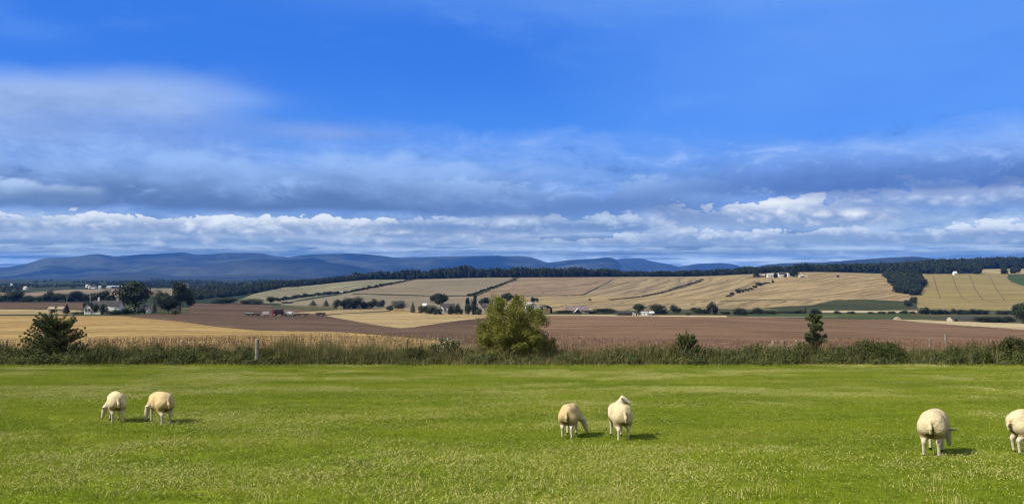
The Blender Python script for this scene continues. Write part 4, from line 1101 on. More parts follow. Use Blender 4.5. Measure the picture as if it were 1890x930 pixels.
    T('tree', 894, 571, 549, 22, 'dome', 'tree_blue', 'domed bluish tree just left of the largest near bush')
    T('tree', 936, 562, 541, 24, 'dome', 'tree', 'dark tree crown showing above the largest near bush')
    T('tree', 987.5, 557.5, 548, 15, 'bush', 'tree_blue', 'blue black round tree above the tin barn roofs')
    # valley right of the bush
    T('bush', 1042, 578, 572, 30, 'bush', 'tree', 'low dark bushes between straw barn and brown roofed house', 'bush')
    T('bush', 1090, 578.5, 572.5, 22, 'bush', 'tree', 'dark bush right of the brown roofed house', 'bush')
    T('hedge', 1116, 577.5, 568, 40, 'bush', 'tree', 'long clipped dark hedge right of the brown roofed house', 'hedge')
    T('tree', 1178.5, 580, 560.5, 23, 'round', 'tree', 'round tree leaning left behind the low sheds')
    T('tree', 1215.5, 581, 561, 31, 'bush', 'tree', 'broad dark round tree right of the low sheds')
    T('tree', 1246, 577, 562, 20, 'bush', 'tree_blue', 'smaller bluish tree right of the broad round one')
    T('tree', 1316, 579.5, 557, 22, 'bush', 'tree_blue', 'tall square shouldered dark tree alone in the valley')
    T('bush', 1284, 574, 567.5, 20, 'bush', 'tree', 'small dark bush in the far valley hedge', 'bush')
    T('bush', 1296, 579, 570, 34, 'bush', 'tree', 'hedge bush at the left foot of the tall square shouldered tree', 'bush')
    T('bush', 1270, 582, 576, 10, 'bush', 'tree_olive', 'tiny green bush in the pale strip beyond the rosy field', 'bush')
    T('bush', 1338, 580, 574, 18, 'bush', 'tree', 'low bush at the right foot of the tall square shouldered tree', 'bush')
    T('bush', 1366, 581, 567.5, 28, 'bush', 'tree', 'dark slanting thicket in the valley, left one', 'bush')
    T('bush', 1394, 580, 567.5, 26, 'bush', 'tree', 'dark slanting thicket in the valley, right one', 'bush')
    T('bush', 1420, 579.5, 573, 30, 'bush', 'tree', 'flat dark bush right of the slanting thickets', 'bush')
    T('bush', 1450, 578, 574, 34, 'bush', 'tree', 'low hedge bush left of the single small conifer', 'bush')
    T('conifer', 1486.5, 577, 565, 5, 'conifer', 'tree', 'single small conifer in front of the dark green field')
    T('bush', 1476, 578.5, 570.5, 24, 'bush', 'tree_olive', 'olive bush beside the single small conifer', 'bush')
    T('bush', 1504, 580, 569, 22, 'bush', 'tree', 'dark bush behind the top of the small near tree', 'bush')
    for px, w, t in ((1546, 14, 573), (1570, 16, 574), (1608, 14, 575), (1626, 16, 574.5), (1645, 14, 574), (1668, 18, 573), (1684, 12, 574)):
        T('bush', px, 579, t, w, 'bush', 'tree', 'small dark bush in the row under the dark green field', 'bush', group='bush row under the dark green field')
    for px, w, t in ((1705, 20, 566), (1724, 26, 570), (1742, 18, 571), (1757, 13, 569), (1775, 22, 570.5), (1793, 24, 569.5), (1812, 24, 571), (1848, 22, 573), (1862, 14, 573.5)):
        T('bush', px, 580, t, w, 'bush', 'tree', 'dark bush in the hedge under the ripening field', 'bush', group='hedge bushes under the ripening field')
    T('tree', 1887, 597, 559.5, 44, 'round', 'tree', 'big dark round tree cut by the right edge of the picture')
    T('bush', 1862, 593, 588, 18, 'bush', 'tree_olive', 'low olive bush left of the tree at the right edge', 'bush')
    # hillside hedgerows
    for i in range(15):
        t = i / 14; px = 866 + 84 * t; b = 546.5 - 28.5 * t
        T('bush', px, b, b - (4.8 - 2.2 * t) * random.uniform(.8, 1.3), (9.5 - 3.5 * t), 'bush', 'tree', 'dark bush in the dotted hedgerow climbing the middle hillside', 'bush', group='dotted hedgerow on the middle hillside')
    for px, b, h, w in ((1344, 547, 3, 12), (1351, 545, 6, 8), (1362, 541, 9, 10), (1370, 539.5, 6.5, 7), (1378, 537, 4.5, 10), (1386, 534.5, 4, 9), (1393, 531.5, 5, 10), (1400, 527.5, 6.5, 12), (1408, 525, 3.5, 12), (1416, 523, 2.5, 12)):
        T('bush', px, b, b - h, w, 'bush', 'tree', 'dark bush in the short thick hedgerow below the hilltop farm', 'bush', group='thick hedgerow below the hilltop farm')
    for i in range(34):
        t = i / 33; px = 513 + 242 * t
        b = float(np.interp(px, [513, 560, 600, 640, 700, 755], [556, 549, 544, 540.5, 529.5, 517.5]))
        h = float(np.interp(px, [513, 575, 640, 690, 755], [6.5, 6, 3.8, 5.5, 2.2])) * random.uniform(.75, 1.25)
        T('bush', px, b, b - h, random.uniform(9, 13), 'bush', 'tree_blue', 'dark bush in the long hedgerow slanting up between the grey fields', 'bush', group='long slanting hedgerow')
    T('bush', 530, 559.5, 557, 28, 'bush', 'tree_blue', 'low strip of scrub under the long slanting hedgerow', 'bush')
    for i in range(24):
        t = i / 23; px = 1135 + 160 * t
        b = float(np.interp(px, [1135, 1180, 1230, 1285, 1300], [552.5, 549, 538.5, 522, 514.5]))
        T('bush', px, b, b - float(np.interp(px, [1135, 1200, 1280, 1300], [.9, 2.0, 2.8, 2.8])) * random.uniform(.8, 1.2), 11, 'bush', 'tree_blue', 'low clipped bush in the thin hedge curving up to the ridge wood', 'bush', group='thin hedge up to the ridge wood')
    T('tree', 1089, 554.5, 551, 6, 'bush', 'tree', 'tiny lone dark bush in the middle of the gold hillside', 'bush')
    T('bush', 1128, 553.5, 551.5, 14, 'bush', 'tree', 'flat dark scrub right of the tiny lone bush on the gold hillside', 'bush')
    T('tree', 1546.5, 511.5, 507.5, 5, 'bush', 'tree', 'tiny lone dark bush high on the striped gold field', 'bush')
    T('tree', 1426, 522, 516, 5, 'bush', 'tree', 'tiny dark bush below the hilltop farm', 'bush')
    T('tree', 1676, 565, 554, 14, 'bush', 'tree', 'dark bush at the lower tip of the wood belt', 'bush')
    T('tree', 1685, 559, 547, 14, 'bush', 'tree', 'dark tree just above the lower tip of the wood belt')
    T('tree', 1671, 556.5, 553, 4, 'bush', 'tree', 'tiny bush on the top edge of the dark green field', 'bush')
    gh = 'trees at the hilltop farm'
    for px, b, t, w, lab in ((1395, 512.5, 495, 11, 'square dark conifer at the left end of the hilltop farm'), (1431, 513, 503, 9, 'dark tree between the two longest hilltop farm buildings'),
                             (1449, 512, 504, 6, 'narrow dark tree beside the pale hilltop house'), (1464, 511, 497, 18, 'broad dark tree between hilltop farm and tan barns'), (1414, 511.5, 505, 5, 'slim dark tree in the hilltop farmyard')):
        T('tree', px, b, t, w, 'bush', 'tree', lab, group=gh)

# ------------------------------------------------------------------ woods that read as one mass
def forest(name, label, spots, mat, seed, leaves=150):
    """spots: list of (px, D, height m, width m, kind)"""
    rng = np.random.default_rng(seed); protos = {}
    for kind in ('round', 'tall', 'conifer', 'bush'):
        for v in range(3):
            P, N = crown_points(kind, leaves, rng); protos[kind, v] = leaf_quads(P, N, rng.uniform(.11, .22, len(P)), 1.3, rng)
    Vs = []; Fs = []; o = 0
    for px, D, h, w, kind in spots:
        V, F = protos[kind, rng.integers(3)]
        p = world(px, D)[0]; t = rng.uniform(0, 6.28); c, s = math.cos(t), math.sin(t)
        Q = V * [w, w, h]; Q = np.stack([Q[:, 0] * c - Q[:, 1] * s, Q[:, 0] * s + Q[:, 1] * c, Q[:, 2]], 1) + p - [0, 0, .3]
        Vs.append(Q); Fs.append(F + o); o += len(Q)
    tag(mesh_np(name, np.concatenate(Vs), np.concatenate(Fs), M[mat]), label, kind='stuff')
def all_forests():
    rng = np.random.default_rng(21)
    def hmix(): return rng.choice(['round', 'tall', 'conifer', 'bush'], p=[.3, .25, .2, .25])
    # sloping wood on the left of the hill
    lo = lambda px: np.interp(px, [340, 400, 440, 470, 520, 560, 600, 655], [556, 550, 546, 541, 531.5, 525.5, 522, 518])
    hi = lambda px: np.interp(px, [340, 400, 440, 480, 520, 560, 600, 655], [537, 524, 519, 514.5, 511, 509, 508, 505.5])
    sp = []
    for k in range(950):
        px = rng.uniform(338, 657); u = rng.uniform() ** 1.2
        base = lo(px) - (lo(px) - hi(px) - 7) * u * 0.98
        D = dist_of(px, base)
        if D > 1900: D = rng.uniform(1650, 1900)
        sp.append((px, D, rng.uniform(7.5, 11.5) * D / FPX, rng.uniform(9, 14) * D / FPX, rng.choice(['round', 'bush', 'bush'])))
    forest('sloping_wood', 'dark wood covering the left shoulder of the hill', sp, 'forest', 1)
    # ridge wood
    tp = lambda px: 1.2 + np.interp(px, [655, 690, 760, 800, 850, 900, 1000, 1140, 1152, 1170, 1230, 1300, 1340, 1400, 1440, 1480, 1520, 1570, 1640, 1690, 1740, 1800, 1890, 2700],
                              [504, 500.5, 499, 496, 491.5, 494, 493.5, 495, 501, 500.5, 498, 497.5, 494.5, 491, 490, 487, 487, 486, 484, 480, 477, 475.5, 473, 474])
    sp = []
    for k in range(1500):
        px = rng.uniform(655, 1500); D = 1705 + 160 * rng.uniform() ** 1.4 if px > 660 else 1760
        r = float(row_at(px, D)[0]); h = (r - tp(px) + 2.2 * math.sin(px * .09) * math.sin(px * .031)) * rng.uniform(.55, 1.12)
        sp.append((px, D, h * D / FPX, rng.uniform(6.5, 11) * D / FPX, hmix()))
    forest('ridge_wood', 'dark wood along the skyline behind the middle fields', sp, 'forest', 2)
    sp = []
    for k in range(4200):
        px = rng.uniform(1490, 2500) if k < 2600 else rng.uniform(1690, 2300); u = rng.uniform() ** 1.2
        D = (1712 + 560 * u) if px < 1690 else (1730 + 560 * u)
        if k >= 2600: D = rng.uniform(2140, 2290)
        r = float(row_at(px, D)[0])
        if px > 1700 and D < 2130 and (1808 < px < 1850 or px > 1856) and not (1862 < px < 1880 and D < 1800): continue
        if 1752 < px < 1768 and D < 1765: continue
        h = np.interp(D, [1700, 2280], [15, 15]) if px > 1690 else min(17, r - tp(px))
        if D > 2150: h = max(9, r - tp(px)) * rng.uniform(.85, 1.04)
        sp.append((px, D, max(h, 6) * rng.uniform(.75, 1.08) * D / FPX, rng.uniform(7, 12) * D / FPX, hmix()))
    forest('east_wood', 'broad dark wood crowning the hill on the right', sp, 'forest', 3)
    # wood belt running down between the two big fields
    poly = [(1634, 506), (1690, 505), (1700, 519), (1706, 524), (1692, 545), (1676, 546), (1650, 539), (1652, 530), (1642, 521), (1634, 513)]
    sp = []
    while len(sp) < 420:
        px = rng.uniform(1632, 1706); b = rng.uniform(506, 547)
        if not inpoly(np.array([px]), np.array([b]), poly)[0]: continue
        D = dist_of(px, b); D = min(D, 1750)
        sp.append((px, D, rng.uniform(9, 13) * D / FPX, rng.uniform(9, 14) * D / FPX, rng.choice(['round', 'bush', 'bush', 'tall'])))
    forest('wood_belt', 'dark tongue of wood running down between the gold fields', sp, 'forest', 4)
    # woods and hedges over the far plain
    sp = []
    lines = [(rng.uniform(-300, 560), r, rng.uniform(40, 160), rng.uniform(-3, 3)) for r in rng.uniform(519, 533, 60)]
    for px0, r0, ln, tl in lines:
        for k in range(int(ln / 3)):
            t = rng.uniform(-.5, .5); px = px0 + t * ln; r = r0 + t * tl + rng.normal(0, .25)
            if px > 640 or r > 536 - 2 or (45 < px < 420 and 531.5 < r < 546): continue
            D = dist_of(px, r); sp.append((px, D, rng.uniform(2.5, 5) * D / FPX, rng.uniform(3, 6.5) * D / FPX, 'bush' if rng.uniform() < .7 else 'round'))
    for k in range(160):
        px = rng.uniform(-300, 40); r = rng.uniform(533, 542); D = dist_of(px, r); sp.append((px, D, rng.uniform(4, 7) * D / FPX, rng.uniform(5, 9) * D / FPX, 'bush'))
    for k in range(130):
        px = rng.uniform(345, 440); r = rng.uniform(529, 546); D = dist_of(px, r); sp.append((px, D, rng.uniform(4, 7) * D / FPX, rng.uniform(6, 10) * D / FPX, 'bush'))
    forest('plain_woods', 'scattered dark woods and hedges over the far plain', sp, 'forest', 5, 90)

# ------------------------------------------------------------------ buildings
def place(name, px, base, rz, label, cat, group=None, D=None):
    if D is None: loc, D = at(px, base)
    else: loc = Vector(world(px, D)[0])
    rt = empty(name, loc, rz); tag(rt, label, cat, group); return rt, D / FPX
def windows(rt, spots, w, h, mat='glass'):
    """spots: (x, y, z, facing) on the walls; each a pane in a slim frame"""
    for x, y, z, fc in spots:
        fr = MB()
        for dx, dz, a, b in ((0, h / 2, w + .16, .12), (0, -h / 2, w + .16, .12), (-w / 2, 0, .10, h), (w / 2, 0, .10, h), (0, 0, .07, h)):
            fr.box((dx, -.05, dz), (a, .10, b))
        o = fr.build('window', M['white'], rt); o.location = (x, y, z); o.rotation_euler = (0, 0, fc)
        p = MB().box((0, -.012, 0), (w, .02, h)).build('pane', M[mat], o)
def gable_block(rt, cx, cy, L, W, H, RH, wall, roof, rz=0, over=.35, mb_wall=None, mb_roof=None):
    Mx = Matrix.Translation((cx, cy, 0)) @ Matrix.Rotation(rz, 4, 'Z') @ Matrix.Rotation(R(90), 4, 'Z')
    # ridge along local x: profile is across y
    w = mb_wall or MB(); r = mb_roof or MB()
    w.prism([(-W / 2, -.4), (W / 2, -.4), (W / 2, H), (0, H + RH), (-W / 2, H)], -L / 2, L / 2, Mx)
    t = .22; k = RH / (W / 2); e = W / 2 + over
    r.prism([(-e, H - k * over + .02), (0, H + RH + .03), (e, H - k * over + .02), (e, H - k * over + .02 + t), (0, H + RH + .03 + t), (-e, H - k * over + .02 + t)], -L / 2 - over, L / 2 + over, Mx)
    return w, r
def chimney(roof, x, y, z, h=1.6, mat='stone'):
    c = MB(); c.box((x, y, z + h / 2), (.9, .7, h)); c.box((x, y, z + h + .06), (1.1, .9, .16)); c.cyl((x - .2, y, z + h + .12), (x - .2, y, z + h + .55), .13); c.cyl((x + .2, y, z + h + .12), (x + .2, y, z + h + .55), .13)
    return c.build('chimney', M[mat], roof)
def all_buildings():
    # white farmhouse
    rt, m = place('farmhouse', 192, 579.5, R(4), 'white farmhouse with grey slate roof among the biggest trees', 'house')
    w, r = gable_block(rt, 1.0, 2.5, 50 * m, 6, 4.2, 2.5, 'white', 'slate')
    gable_block(rt, -22 * m, -1.0, 8, 12 * m, 3.6, 2.0, 0, 0, R(90), mb_wall=w, mb_roof=r)
    w.build('wall', M['white'], rt); ro = r.build('roof', M['slate'], rt)
    chimney(ro, -12 * m, 2.5, 6.4, 1.8, 'white'); chimney(ro, 22 * m, 2.5, 6.4, 1.5)
    windows(rt, [(-24.5 * m, -5.02, 2.3, 0), (-19.5 * m, -5.02, 2.3, 0), (-6 * m, -.52, 2.4, 0), (0 * m, -.52, 2.4, 0), (7 * m, -.52, 2.2, 0), (14 * m, -.52, 2.2, 0), (20 * m, -.52, 2.2, 0)], 1.3, 1.8)
    d = MB(); d.box((0, 0, 1.05), (1.1, .08, 2.1), bev=.02); d.box((0, .01, 2.2), (1.4, .1, .14)); q = d.build('door', M['dark'], rt); q.location = (3.6 * m, -.55, 0)
    pc = MB(); pc.prism([(-3.2, 0), (3.2, 0), (3.2, 2.6), (0, 3.8), (-3.2, 2.6)], -2.6, -.55, Matrix.Translation((10 * m, 0, 0))); pc.build('porch', M['white'], rt)
    gw = MB(); gw.box((-2, -4.6, .5), (30 * m, .3, 1.6)); gw.box((-2, -4.6, 1.36), (30 * m + .2, .45, .12)); gw.build('garden_wall', M['white'], rt)
    # small white sheds under the round tree
    rt, m = place('garden_shed', 270.5, 578.3, R(-10), 'tiny white shed under the biggest round tree', 'shed')
    w, r = gable_block(rt, 0, 0, 3.4, 3, 2.6, 1.3, 0, 0); w.build('wall', M['white'], rt); r.build('roof', M['slate'], rt)
    d = MB(); d.box((0, -1.53, 1), (.9, .06, 2)); d.build('door', M['dark'], rt)
    rt, m = place('greenhouse', 262, 577, R(5), 'grey glass greenhouse under the biggest round tree', 'greenhouse')
    w, r = gable_block(rt, 0, 0, 4.2, 3, 2.2, 1.4, 0, 0, over=.1); w.build('wall', M['grey'], rt); r.build('roof', M['tin'], rt)
    rt, m = place('field_shelter', 106, 576.5, R(2), 'low shed with pale pinkish roof behind the layered bush', 'shed')
    w, r = gable_block(rt, 0, 0, 26 * m, 4, 2.0, 1.0, 0, 0); w.build('wall', M['stone'], rt); r.build('roof', M['wall_stone'], rt)
    dd = MB(); dd.box((-4 * m, -2.04, .9), (2.2, .06, 1.8)); dd.build('door', M['dark'], rt)
    # white cottage in the middle
    rt, m = place('cottage', 820, 576, R(3), 'white cottage with long grey roof under the flat topped black tree', 'house')
    w, r = gable_block(rt, 6 * m, 4, 26 * m, 7.5, 3.6, 2.6, 0, 0)
    gable_block(rt, -5 * m, 1.5, 7, 8 * m, 3.4, 2.4, 0, 0, R(90), mb_wall=w, mb_roof=r)
    w.build('wall', M['white'], rt); ro = r.build('roof', M['slate'], rt); chimney(ro, 12 * m, 4, 6.0, 1.6)
    windows(rt, [(-5 * m, -2.02, 2.0, 0), (2 * m, .24, 1.9, 0), (8 * m, .24, 1.9, 0), (14 * m, .24, 1.9, 0)], 1.3, 1.3)
    rt, m = place('white_shed', 784.5, 568.5, R(-6), 'tiny white building left of the white cottage, among dark trees', 'shed')
    w, r = gable_block(rt, 0, 0, 6.5 * m, 4, 2.4, 1.6, 0, 0); w.build('wall', M['white'], rt); r.build('roof', M['white'], rt)
    windows(rt, [(0, -2.02, 1.5, 0)], .8, .8)
    rt, m = place('outbuilding', 879, 580, R(62), 'small pale gable end left of the largest near bush', 'outbuilding')
    w, r = gable_block(rt, 0, 0, 9 * m, 5, 2.6, 2.0, 0, 0); w.build('wall', M['white'], rt); r.build('roof', M['slate'], rt)
    rt, m = place('stone_house', 899, 574.5, R(0), 'grey stone house below the domed bluish tree', 'house')
    w, r = gable_block(rt, 0, 0, 18 * m, 6, 3.6, 2.4, 0, 0); w.build('wall', M['stone'], rt); ro = r.build('roof', M['slate'], rt); chimney(ro, 5 * m, 0, 5.6)
    windows(rt, [(-4 * m, -3.02, 2.0, 0), (3 * m, -3.02, 2.0, 0)], 1.2, 1.5)
    # tin barns and the straw barn
    def arch(name, px, base, span, ht, length, rz, mat, label, endmat):
        rt, m = place(name, px, base, rz, label, 'barn')
        n = 14; sp = span * m; H = ht * m
        prof = [(sp / 2 * math.cos(math.pi * i / n), H * (.35 + .65 * math.sin(math.pi * i / n)) ) for i in range(n + 1)]
        prof = [(sp / 2, 0)] + prof + [(-sp / 2, 0)]
        b = MB(); b.prism(prof, -length / 2 + .15, length / 2 - .15); b.build('wall', M[endmat], rt)
        prof2 = [(x * 1.02, z * 1.02) for x, z in prof[1:-1]]; prof3 = [(x * 1.05, z * 1.07) for x, z in prof[1:-1]][::-1]
        b = MB(); b.prism(prof2 + prof3, -length / 2, length / 2); b.build('roof', M[mat], rt)
        return rt, sp, H
    rt, sp, H = arch('tin_barn', 980, 577, 16, 17, 12, R(14), 'tin', 'silver round roofed barn half hidden behind the largest near bush, the higher one', 'tin')
    rt, sp, H = arch('tin_barn', 990.5, 577.6, 15, 9, 9, R(-22), 'tin', 'lower pale tin barn between the silver roof and the straw barn', 'grey')
    d = MB(); d.box((0, -4.5, 1.1), (sp * .45, .1, 2.2)); d.build('door', M['dark'], rt)
    rt, sp, H = arch('straw_barn', 1006, 577.5, 21, 13.5, 10, R(10), 'net', 'dark round roofed barn stacked with straw, right of the tin barns', 'dark')
    mm = rt.location.y / FPX; b = MB(); rg = random.Random(4)
    for i in range(4):
        for j in range(4 - i // 2): b.box((i * 1.25 - 1.9, -5.25, .62 + j * 1.1), (1.18, 1.1, 1.05), 0, .12)
    b.build('straw_stack', M['strawstack'], rt)
    # brown roofed house
    rt, m = place('brown_roofed_house', 1066, 578.2, R(2), 'house with brown grey roof and white gable, right of the straw barn', 'house')
    w, r = gable_block(rt, 1 * m, 3, 40 * m, 8, 2.2, 2.4, 0, 0)
    w.build('wall', M['stone'], rt); ro = r.build('roof', M['brownroof'], rt)
    w = MB(); w.prism([(-5.5 * m, -.3), (5.5 * m, -.3), (5.5 * m, 1.2), (0, 3.3), (-5.5 * m, 1.2)], -3.2, -.9, Matrix.Translation((0, 0, 0))); w.build('gable_wall', M['dark'], rt)
    b = MB()
    for s, mt in ((-1, 0), (1, 0)):
        b.prism([(s * 6 * m, 1.0), (0, 3.35), (0, 3.75), (s * 6.3 * m, 1.3)], -3.5, -.8)
    b.build('porch_roof', M['white'], rt)
    windows(rt, [(-13 * m, -1.03, 1.2, 0), (13 * m, -1.03, 1.2, 0)], 1.2, .9)
    # low sheds
    for px, wd, lab, wm, rm, rz in ((1152, 26, 'long low dark shed left of the small white sheds', 'net', 'slate', 2), (1172, 7, 'tiny white hut at the end of the long low dark shed', 'white', 'slate', 0), (1189, 12, 'low pale shed with two white doors between the two round trees', 'grey', 'tin', -3), (1202, 8, 'small grey white shed at the left foot of the broad round tree', 'tin', 'white', 4)):
        rt, m = place('low_shed', px, 582.2, R(rz), lab, 'shed', 'low sheds beyond the rosy field')
        w, r = gable_block(rt, 0, 0, wd * m, 4, 1.7, .8, 0, 0, over=.15); w.build('wall', M[wm], rt); r.build('roof', M[rm], rt)
        if wd == 12:
            for s in (-1, 1):
                d = MB(); d.box((s * 3 * m, -2.05, .75), (1.3, .06, 1.5)); d.build('door', M['white'], rt)
        else:
            d = MB(); d.box((wd * .2 * m, -2.05, .75), (.8, .06, 1.5)); d.build('door', M['dark'], rt)
    # long dark shed at the right
    rt, m = place('long_shed', 1775, 593.5, R(9), 'long dark roofed shed with pale gable beyond the pale strip', 'shed')
    w, r = gable_block(rt, 8 * m, 4, 52 * m, 6, 1.7, 1.7, 0, 0)
    w.build('wall', M['stone'], rt); r.build('roof', M['net'], rt)
    d = MB(); d.box((-10 * m, .94, .8), (1.6, .08, 1.6)); d.build('door', M['dark'], rt)
    for k, (px, w_) in enumerate(((1812, 34), (1836, 30), (1856, 26))):
        add_tree('hedge', px, 594.6 + k * .4, 583.5, w_, 'bush', 'tree', ['left', 'middle', 'right'][k] + ' block of the tall clipped hedge beside the long dark shed', 'hedge', 'clipped hedge by the long shed')
    rt, m = place('straw_heap', 1655, 589.8, 0, 'small pale heap at the narrow end of the pale strip', 'heap')
    b = MB(); n = 12
    for i in range(7): b.cyl((-5 * m + i * 1.9 * m, 0, -.2), (-5 * m + i * 1.9 * m, 0, 1.9 * math.sin(.5 + i * .42) + .25), 1.5 * m + .5, .3, n)
    b.build('sheet', M['wall_stone'], rt)
    # hilltop farm
    for px, b_, wd, hh, wm, rm, rz, lab in ((1407, 511.5, 13, 4.2, 'stone', 'stone', 8, 'low tan barn at the left of the hilltop farm'), (1422, 511.5, 13, 6.0, 'white', 'grey', 2, 'long pale hilltop farm building with grey roof'),
                                            (1442, 511, 11, 7.5, 'white', 'slate', -2, 'white hilltop house under a dark slate roof'), (1453.5, 511, 4, 7.0, 'white', 'stone', 70, 'narrow pale hilltop gable beside the white house'),
                                            (1479, 512, 9, 4.0, 'stone', 'stone', 5, 'low tan barn at the right end of the hilltop farm'), (1486, 512, 6, 5.6, 'stone', 'wall_stone', 75, 'tan barn with a tall gable at the right end of the hilltop farm')):
        rt, m = place('hilltop_farm_building', px, b_, R(rz), lab, 'farm building', 'hilltop farm buildings')
        w, r = gable_block(rt, 0, 0, wd * m, 7, hh * .62, hh * .45, 0, 0); w.build('wall', M[wm], rt); r.build('roof', M[rm], rt)
        windows(rt, [(x * wd * m, -3.53, hh * .35, 0) for x in (-.28, .2)], 1.1, 1.2)
        d = MB(); d.box((0, -3.55, 1.1), (1.2, .06, 2.2)); d.build('door', M['dark'], rt)
    rt, m = place('hill_cottage', 1762, 507.5, R(10), 'tiny white cottage at the edge of the east wood', 'cottage')
    w, r = gable_block(rt, 0, 0, 6 * m, 5, 4.0, 2.6, 0, 0); w.build('wall', M['white'], rt); ro = r.build('roof', M['white'], rt); chimney(ro, 1.5 * m, 0, 5.8, 1.2, 'white')
    windows(rt, [(-1.2 * m, -2.52, 2.2, 0), (1.2 * m, -2.52, 2.2, 0)], .9, 1.2)
    # far plain
    rt, m = place('warehouse', 219, 531.5, R(6), 'long white warehouse far out on the plain', 'warehouse')
    w, r = gable_block(rt, 0, 0, 38 * m, 14, 3.2, 1.8, 0, 0); w.build('wall', M['slate'], rt); r.build('roof', M['tin'], rt)
    b = MB(); b.box((-14.5 * m, -8.0, 2.0), (9 * m, 2, 4.4)); b.build('office_block', M['white'], rt)
    for px, b_, wd, lab in ((161.5, 530, 4, 'tiny white house far out left of the long warehouse, the highest'), (166, 532.5, 2.2, 'smallest white speck of a house left of the long warehouse'), (174, 532.5, 8, 'white house with dark roof just left of the long warehouse'),
                            (48, 534.5, 6, 'pale house alone among far woods at the far left'), (22, 527.5, 3, 'tiny pale house high on the far plain at far left'), (343, 525, 9, 'pale far house behind the tall narrow tree'), (185, 533, 4, 'tiny pale outbuilding between far house and warehouse')):
        rt, m = place('plain_house', px, b_, R(px % 40 - 20), lab, 'house', 'houses on the far plain')
        w, r = gable_block(rt, 0, 0, wd * m, 7, 3.6, 2.6, 0, 0); w.build('wall', M['white'], rt); r.build('roof', M['slate' if px in (174, 343) else 'stone'], rt)
    for px, b_, t, lab in ((124, 558, 549, 'short pale pole at the edge of the brown field'), (167, 574, 545, 'pale leaning pole beside the white farmhouse')):
        loc, D = at(px, b_); h = CAMZ + float(zfac(t)) * D - loc.z
        b = MB(); b.cyl((0, 0, -.3), (.1, 0, h), .22, .16, 8); b.box((.1, 0, h - .5), (1.6, .14, .16)); b.cyl((-.6, 0, h - .42), (-.6, 0, h - .1), .06); b.cyl((.8, 0, h - .42), (.8, 0, h - .1), .06)
        o = b.build('pole', M['grey']); o.location = loc; tag(o, lab, 'pole')
    rt, m = place('straw_bales', 628, 570.3, R(2), 'pale tan stack of bales at the foot of the copse', 'bales')
    b = MB()
    for i in range(6):
        for j in range(2): b.box((-4 * m + i * 1.7 * m, 0, .55 + j * 1.1), (1.6 * m, 1.6, 1.08), 0, .1)
    b.build('bale', M['wall_stone'], rt)
    rt, m = place('straw_bales', 737, 575.2, R(-2), 'long pale stack of bales under the grey green tree', 'bales')
    b = MB()
    for i in range(9):
        for j in range(2): b.box((-8 * m + i * 2.0 * m, 0, .55 + j * 1.1), (1.9 * m, 1.6, 1.08), 0, .1)
    b.build('bale', M['strawstack'], rt)

